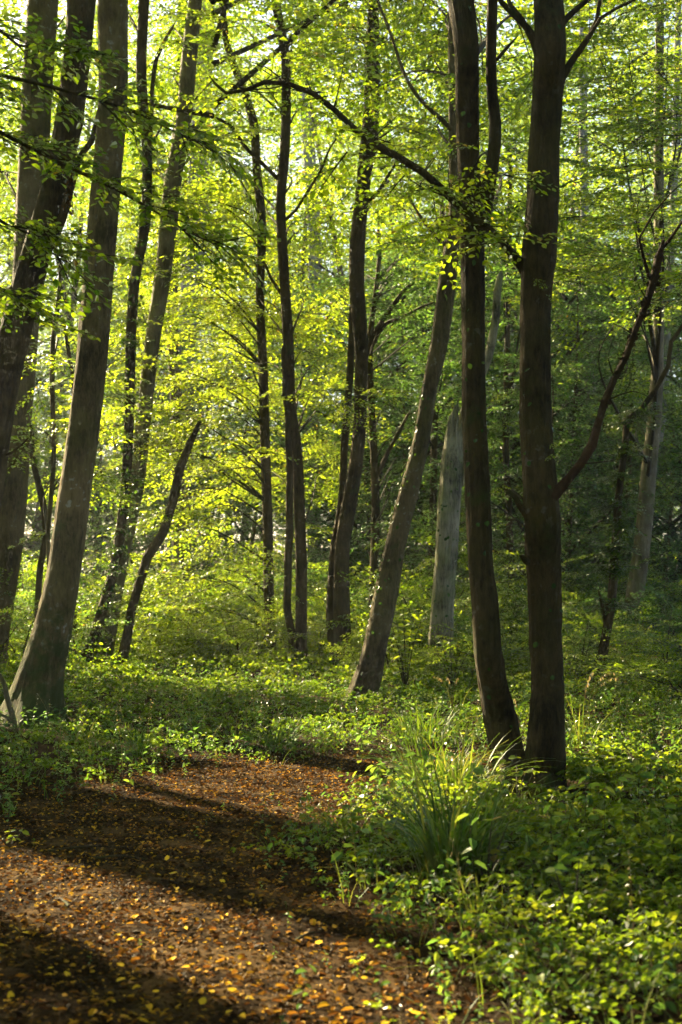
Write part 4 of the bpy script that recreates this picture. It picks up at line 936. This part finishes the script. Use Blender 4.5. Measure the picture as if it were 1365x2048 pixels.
link('dry_stalks', a.mesh('dry_stalks', [M_STRAW]), kind='stuff', label='thin dry seed stalks standing among the brambles', cat='stalks')
# tall flowering grasses with pale drooping heads
def tall_grass(px, py, Y, n, L, label):
    p = at(px, py, Y); p[2] = gz(p[0], p[1]); root = link('tall_grass', None, loc=p, label=label, cat='grass', group='tall seeding grasses')
    a = Acc(); blades(a, p.copy(), n, L * .7, .12, .008, .6, .75, 7); link('blades', a.mesh('blades', [M_GRASS], p), root)
    for k in range(max(3, n // 5)):
        th = rng.uniform(0, 6.28); o = np.array([math.cos(th), math.sin(th), 0]); ln = L * rng.uniform(.8, 1.15)
        f = np.linspace(0, 1, 8); pts = p + np.outer(f ** 2 * ln * .38, o) + np.outer(ln * (f - .28 * f ** 4), [0, 0, 1])
        a = Acc(); a.add(*tube(pts, np.linspace(.003, .0012, 8), 3), 0, .3)
        q = np.interp(np.linspace(.72, 1, 16), f, np.arange(8)); qq = np.stack([np.interp(q, np.arange(8), pts[:, i]) for i in range(3)], -1)
        for s_ in qq:
            V, Q = leaf_quads(s_, np.array([o[0] * .3 + rng.normal(0, .3), o[1] * .3 + rng.normal(0, .3), -1]), rng.normal(0, 1, 3), rng.uniform(.025, .05), .25, False, 0, 0); a.add(V, Q, 0, rng.random())
        link('seed_head', a.mesh('seed_head', [M_STRAW], p), root)
tall_grass(1165, 1480, 13.8, 22, 1.05, 'tall pale seeding grass just right of the thick front trunk')
tall_grass(1040, 1500, 13.0, 12, .8, 'pale seeding grass showing between the two front trunks')
tall_grass(905, 1420, 17.5, 10, .75, 'fine seeding grass beside the leaning front trunk, beyond the path')
tall_grass(1270, 1400, 19.5, 10, .95, 'seeding grass in front of the grey trunk at the right edge')

# young plants with big leaves
def young_plant(name, px, py, Y, h, n, size, label, dt=.2, spread=.5):
    p = at(px, py, Y); p[2] = 0; root = link(name, None, loc=p, label=label, cat='sapling')
    st = Acc(); lf = Acc()
    for k in range(n):
        th = rng.uniform(0, 6.28); e = p + np.array([math.cos(th) * spread * rng.uniform(.2, 1), math.sin(th) * spread * rng.uniform(.2, 1), h * rng.uniform(.55, 1)])
        P, R = catmull([p, p * .6 + e * .4 + [0, 0, .15 * h], e], [.008, .006, .002], .1); st.add(*tube(P, R, 4))
        for i in range(len(P) // 3, len(P)):
            for s_ in (-1, 1):
                d = np.array([math.cos(th + s_ * 1.2 + rng.normal(0, .4)), math.sin(th + s_ * 1.2 + rng.normal(0, .4)), rng.normal(0, .25)])
                V, Q = leaf_quads(P[i], d, np.array([rng.normal(0, .3), rng.normal(0, .3) - .2, 1]), size * rng.uniform(.6, 1.2), .78, True, .08, .15); lf.add(V, Q, 0, rng.normal(.5 + dt, .12))
    link('stem', st.mesh('stem', [M_TWIG], p), root); link('foliage', lf.mesh('foliage', [M_LEAF], p), root)
young_plant('hazel_sapling', 812, 1330, 20.5, 1.35, 9, .11, 'young hazel with broad bright leaves right of the bent trunk', .2, .75)
young_plant('hazel_sapling', 905, 1330, 20.8, .9, 6, .10, 'smaller broad-leaved sapling at the foot of the dead snag', .1, .5)
young_plant('seedling', 1035, 1620, 10.2, .36, 4, .06, 'bright leafy seedling in front of the shared trunk foot', .2, .3)
young_plant('seedling', 700, 1640, 9.4, .28, 4, .07, 'bright yellow-green seedling leaning over the path edge', .35, .25)
young_plant('nettle', 975, 1790, 7.4, .42, 3, .055, 'pale green upright nettle in the near brambles', .3, .14)
young_plant('nettle', 1145, 1870, 6.4, .36, 2, .05, 'lone upright nettle with hanging leaves, front of the brambles', .3, .1)
young_plant('seedling', 20, 1690, 8.7, .12, 4, .045, 'small green seedling on the left side of the path', .2, .2)
# pale fallen branch against the mossy beech
p = gat(30, 1475)
root = link('fallen_branch', None, loc=p, label='pale forked dead branch leaning at the foot of the mossy beech', cat='branch')
for pts in ([(34, 1476, 11), (28, 1440, 12), (16, 1400, 11), (8, 1365, 9), (-10, 1335, 7)], [(30, 1450, 8), (14, 1435, 6), (-6, 1425, 5)], [(40, 1474, 7), (60, 1480, 5), (90, 1490, 3)]):
    P, R = catmull([at(x, y, 15.2) for x, y, w in pts], [w * .5 * 15.2 / FPX for x, y, w in pts], .06); a = Acc(); a.add(*tube(P, R, 7, .12))
    link('limb', a.mesh('limb', [M_BARK_GREY], p, True), root)

# ================================================================== leaf litter
def litter_leaf():
    V, Q = leaf_quads(np.zeros(3), np.array([1., 0, 0]), np.array([0, 0, 1.]), 1.0, rng.uniform(.55, .75), True, rng.uniform(-.1, .35), rng.uniform(-.25, .4))
    V = V - [.5, 0, 0]; V[:, 2] += .06; return (V, Q, np.zeros(2, int), np.zeros(2))
LIT = [litter_leaf() for _ in range(8)]
acc = Acc()
def litter(n, x0, x1, y0, y1, dmax, s0, s1, tints):
    x = rng.uniform(x0, x1, n); y = rng.uniform(y0, y1, n)
    ok = (path_dist(x, y) < dmax + rng.normal(0, .15, n)) & (abs(x) < .30 * y + .7); x, y = x[ok], y[ok]; k = len(x)
    P = np.stack([x, y, gz(x, y) + .014 + .012 * rng.random(k)], -1)
    place(acc, LIT, P, rng.uniform(0, 6.28, k), rng.normal(0, .25, k), rng.normal(0, .25, k), rng.uniform(s0, s1, k), tints(k), tjit=.0)
litter(78000, -3.5, 3, 3.6, 14, .2, .011, .033, lambda k: np.clip(rng.beta(1.4, 3.0, k), 0, 1))
litter(15000, -3.5, 3, 3.6, 13, .05, .014, .034, lambda k: rng.uniform(.66, 1, k))
litter(26000, -4.5, 3.2, 3.6, 14.5, .8, .02, .05, lambda k: np.clip(rng.beta(1.5, 3, k), 0, 1))
link('leaf_litter', acc.mesh('leaf_litter', [M_LITTER]), kind='stuff', label='brown leaf litter carpeting the path', cat='litter')
# the leaves one can pick out singly
LM = []
for tint, nm in ((.97, 'yellow'), (.87, 'amber'), (.76, 'orange'), (.58, 'brown')):
    for k in range(3):
        a = Acc(); V, Q, _, _ = LIT[(k * 3 + int(tint * 10)) % 8]
        # a short stalk
        a.add(V, Q, 0, tint); a.add(*tube([[-.5, 0, .06], [-.7, .03, .09], [-.85, .08, .05]], [.02, .015, .01], 3), 0, .4)
        LM.append((nm, a.mesh('fallen_leaf', [M_LITTER])))
cnt = 0
while cnt < 290:
    py = 2060 - 420 * rng.random() ** 1.3; px = rng.uniform(-10, 900); g = gat(px, py)
    if path_dist(g[0], g[1]) > -.05: continue
    nm, me = LM[rng.integers(len(LM))]
    o = link('fallen_leaf', me, loc=(g[0], g[1], gz(g[0], g[1]) + .024), label='%s fallen leaf lying on the leaf-strewn path' % nm, cat='leaf', group='%s leaves scattered on the path' % nm)
    s = rng.uniform(.030, .054); o.scale = (s, s, s); o.rotation_euler = (rng.normal(0, .2), rng.normal(0, .2), rng.uniform(0, 6.28)); cnt += 1
# twigs lying about
for (px, py, ln, az) in ((180, 1700, .5, .2), (240, 1720, .35, -.1), (390, 1535, .4, .5), (620, 1880, .22, .9), (120, 1810, .2, 2.2)):
    g = gat(px, py); g[2] = gz(g[0], g[1]) + .02; d = np.array([math.cos(az), math.sin(az), 0])
    P, R = catmull([g - d * ln / 2, g + [0, .03, .012], g + d * ln / 2], [.008, .007, .003], .05); a = Acc(); a.add(*tube(P, R, 6, .1))
    link('twig', a.mesh('twig', [M_BARK_DARK], g, True), loc=g, label='thin dark twig lying among the leaves on the path', cat='twig', group='twigs on the path')

# ================================================================== haze
bpy.context.view_layer.update()
a = Acc()
bx = np.array([(x, y, z) for z in (-1.4, 48.0) for (x, y) in ((-152, -62), (152, -62), (152, 172), (-152, 172))], float)
a.add(bx, [(0, 3, 2, 1), (4, 5, 6, 7), (0, 1, 5, 4), (1, 2, 6, 5), (2, 3, 7, 6), (3, 0, 4, 7)])
m, nt, out = mat('woodland_haze')
pv = nd(nt, 'ShaderNodeVolumePrincipled', Density=0.0005, Anisotropy=0.35)
pv.inputs['Color'].default_value = (0.86, 0.93, 1.0, 1)
nt.links.new(pv.outputs[0], out.inputs['Volume'])
link('haze', a.mesh('haze', [m]), kind='stuff', label='thin pale haze hanging in the wood', cat='haze')
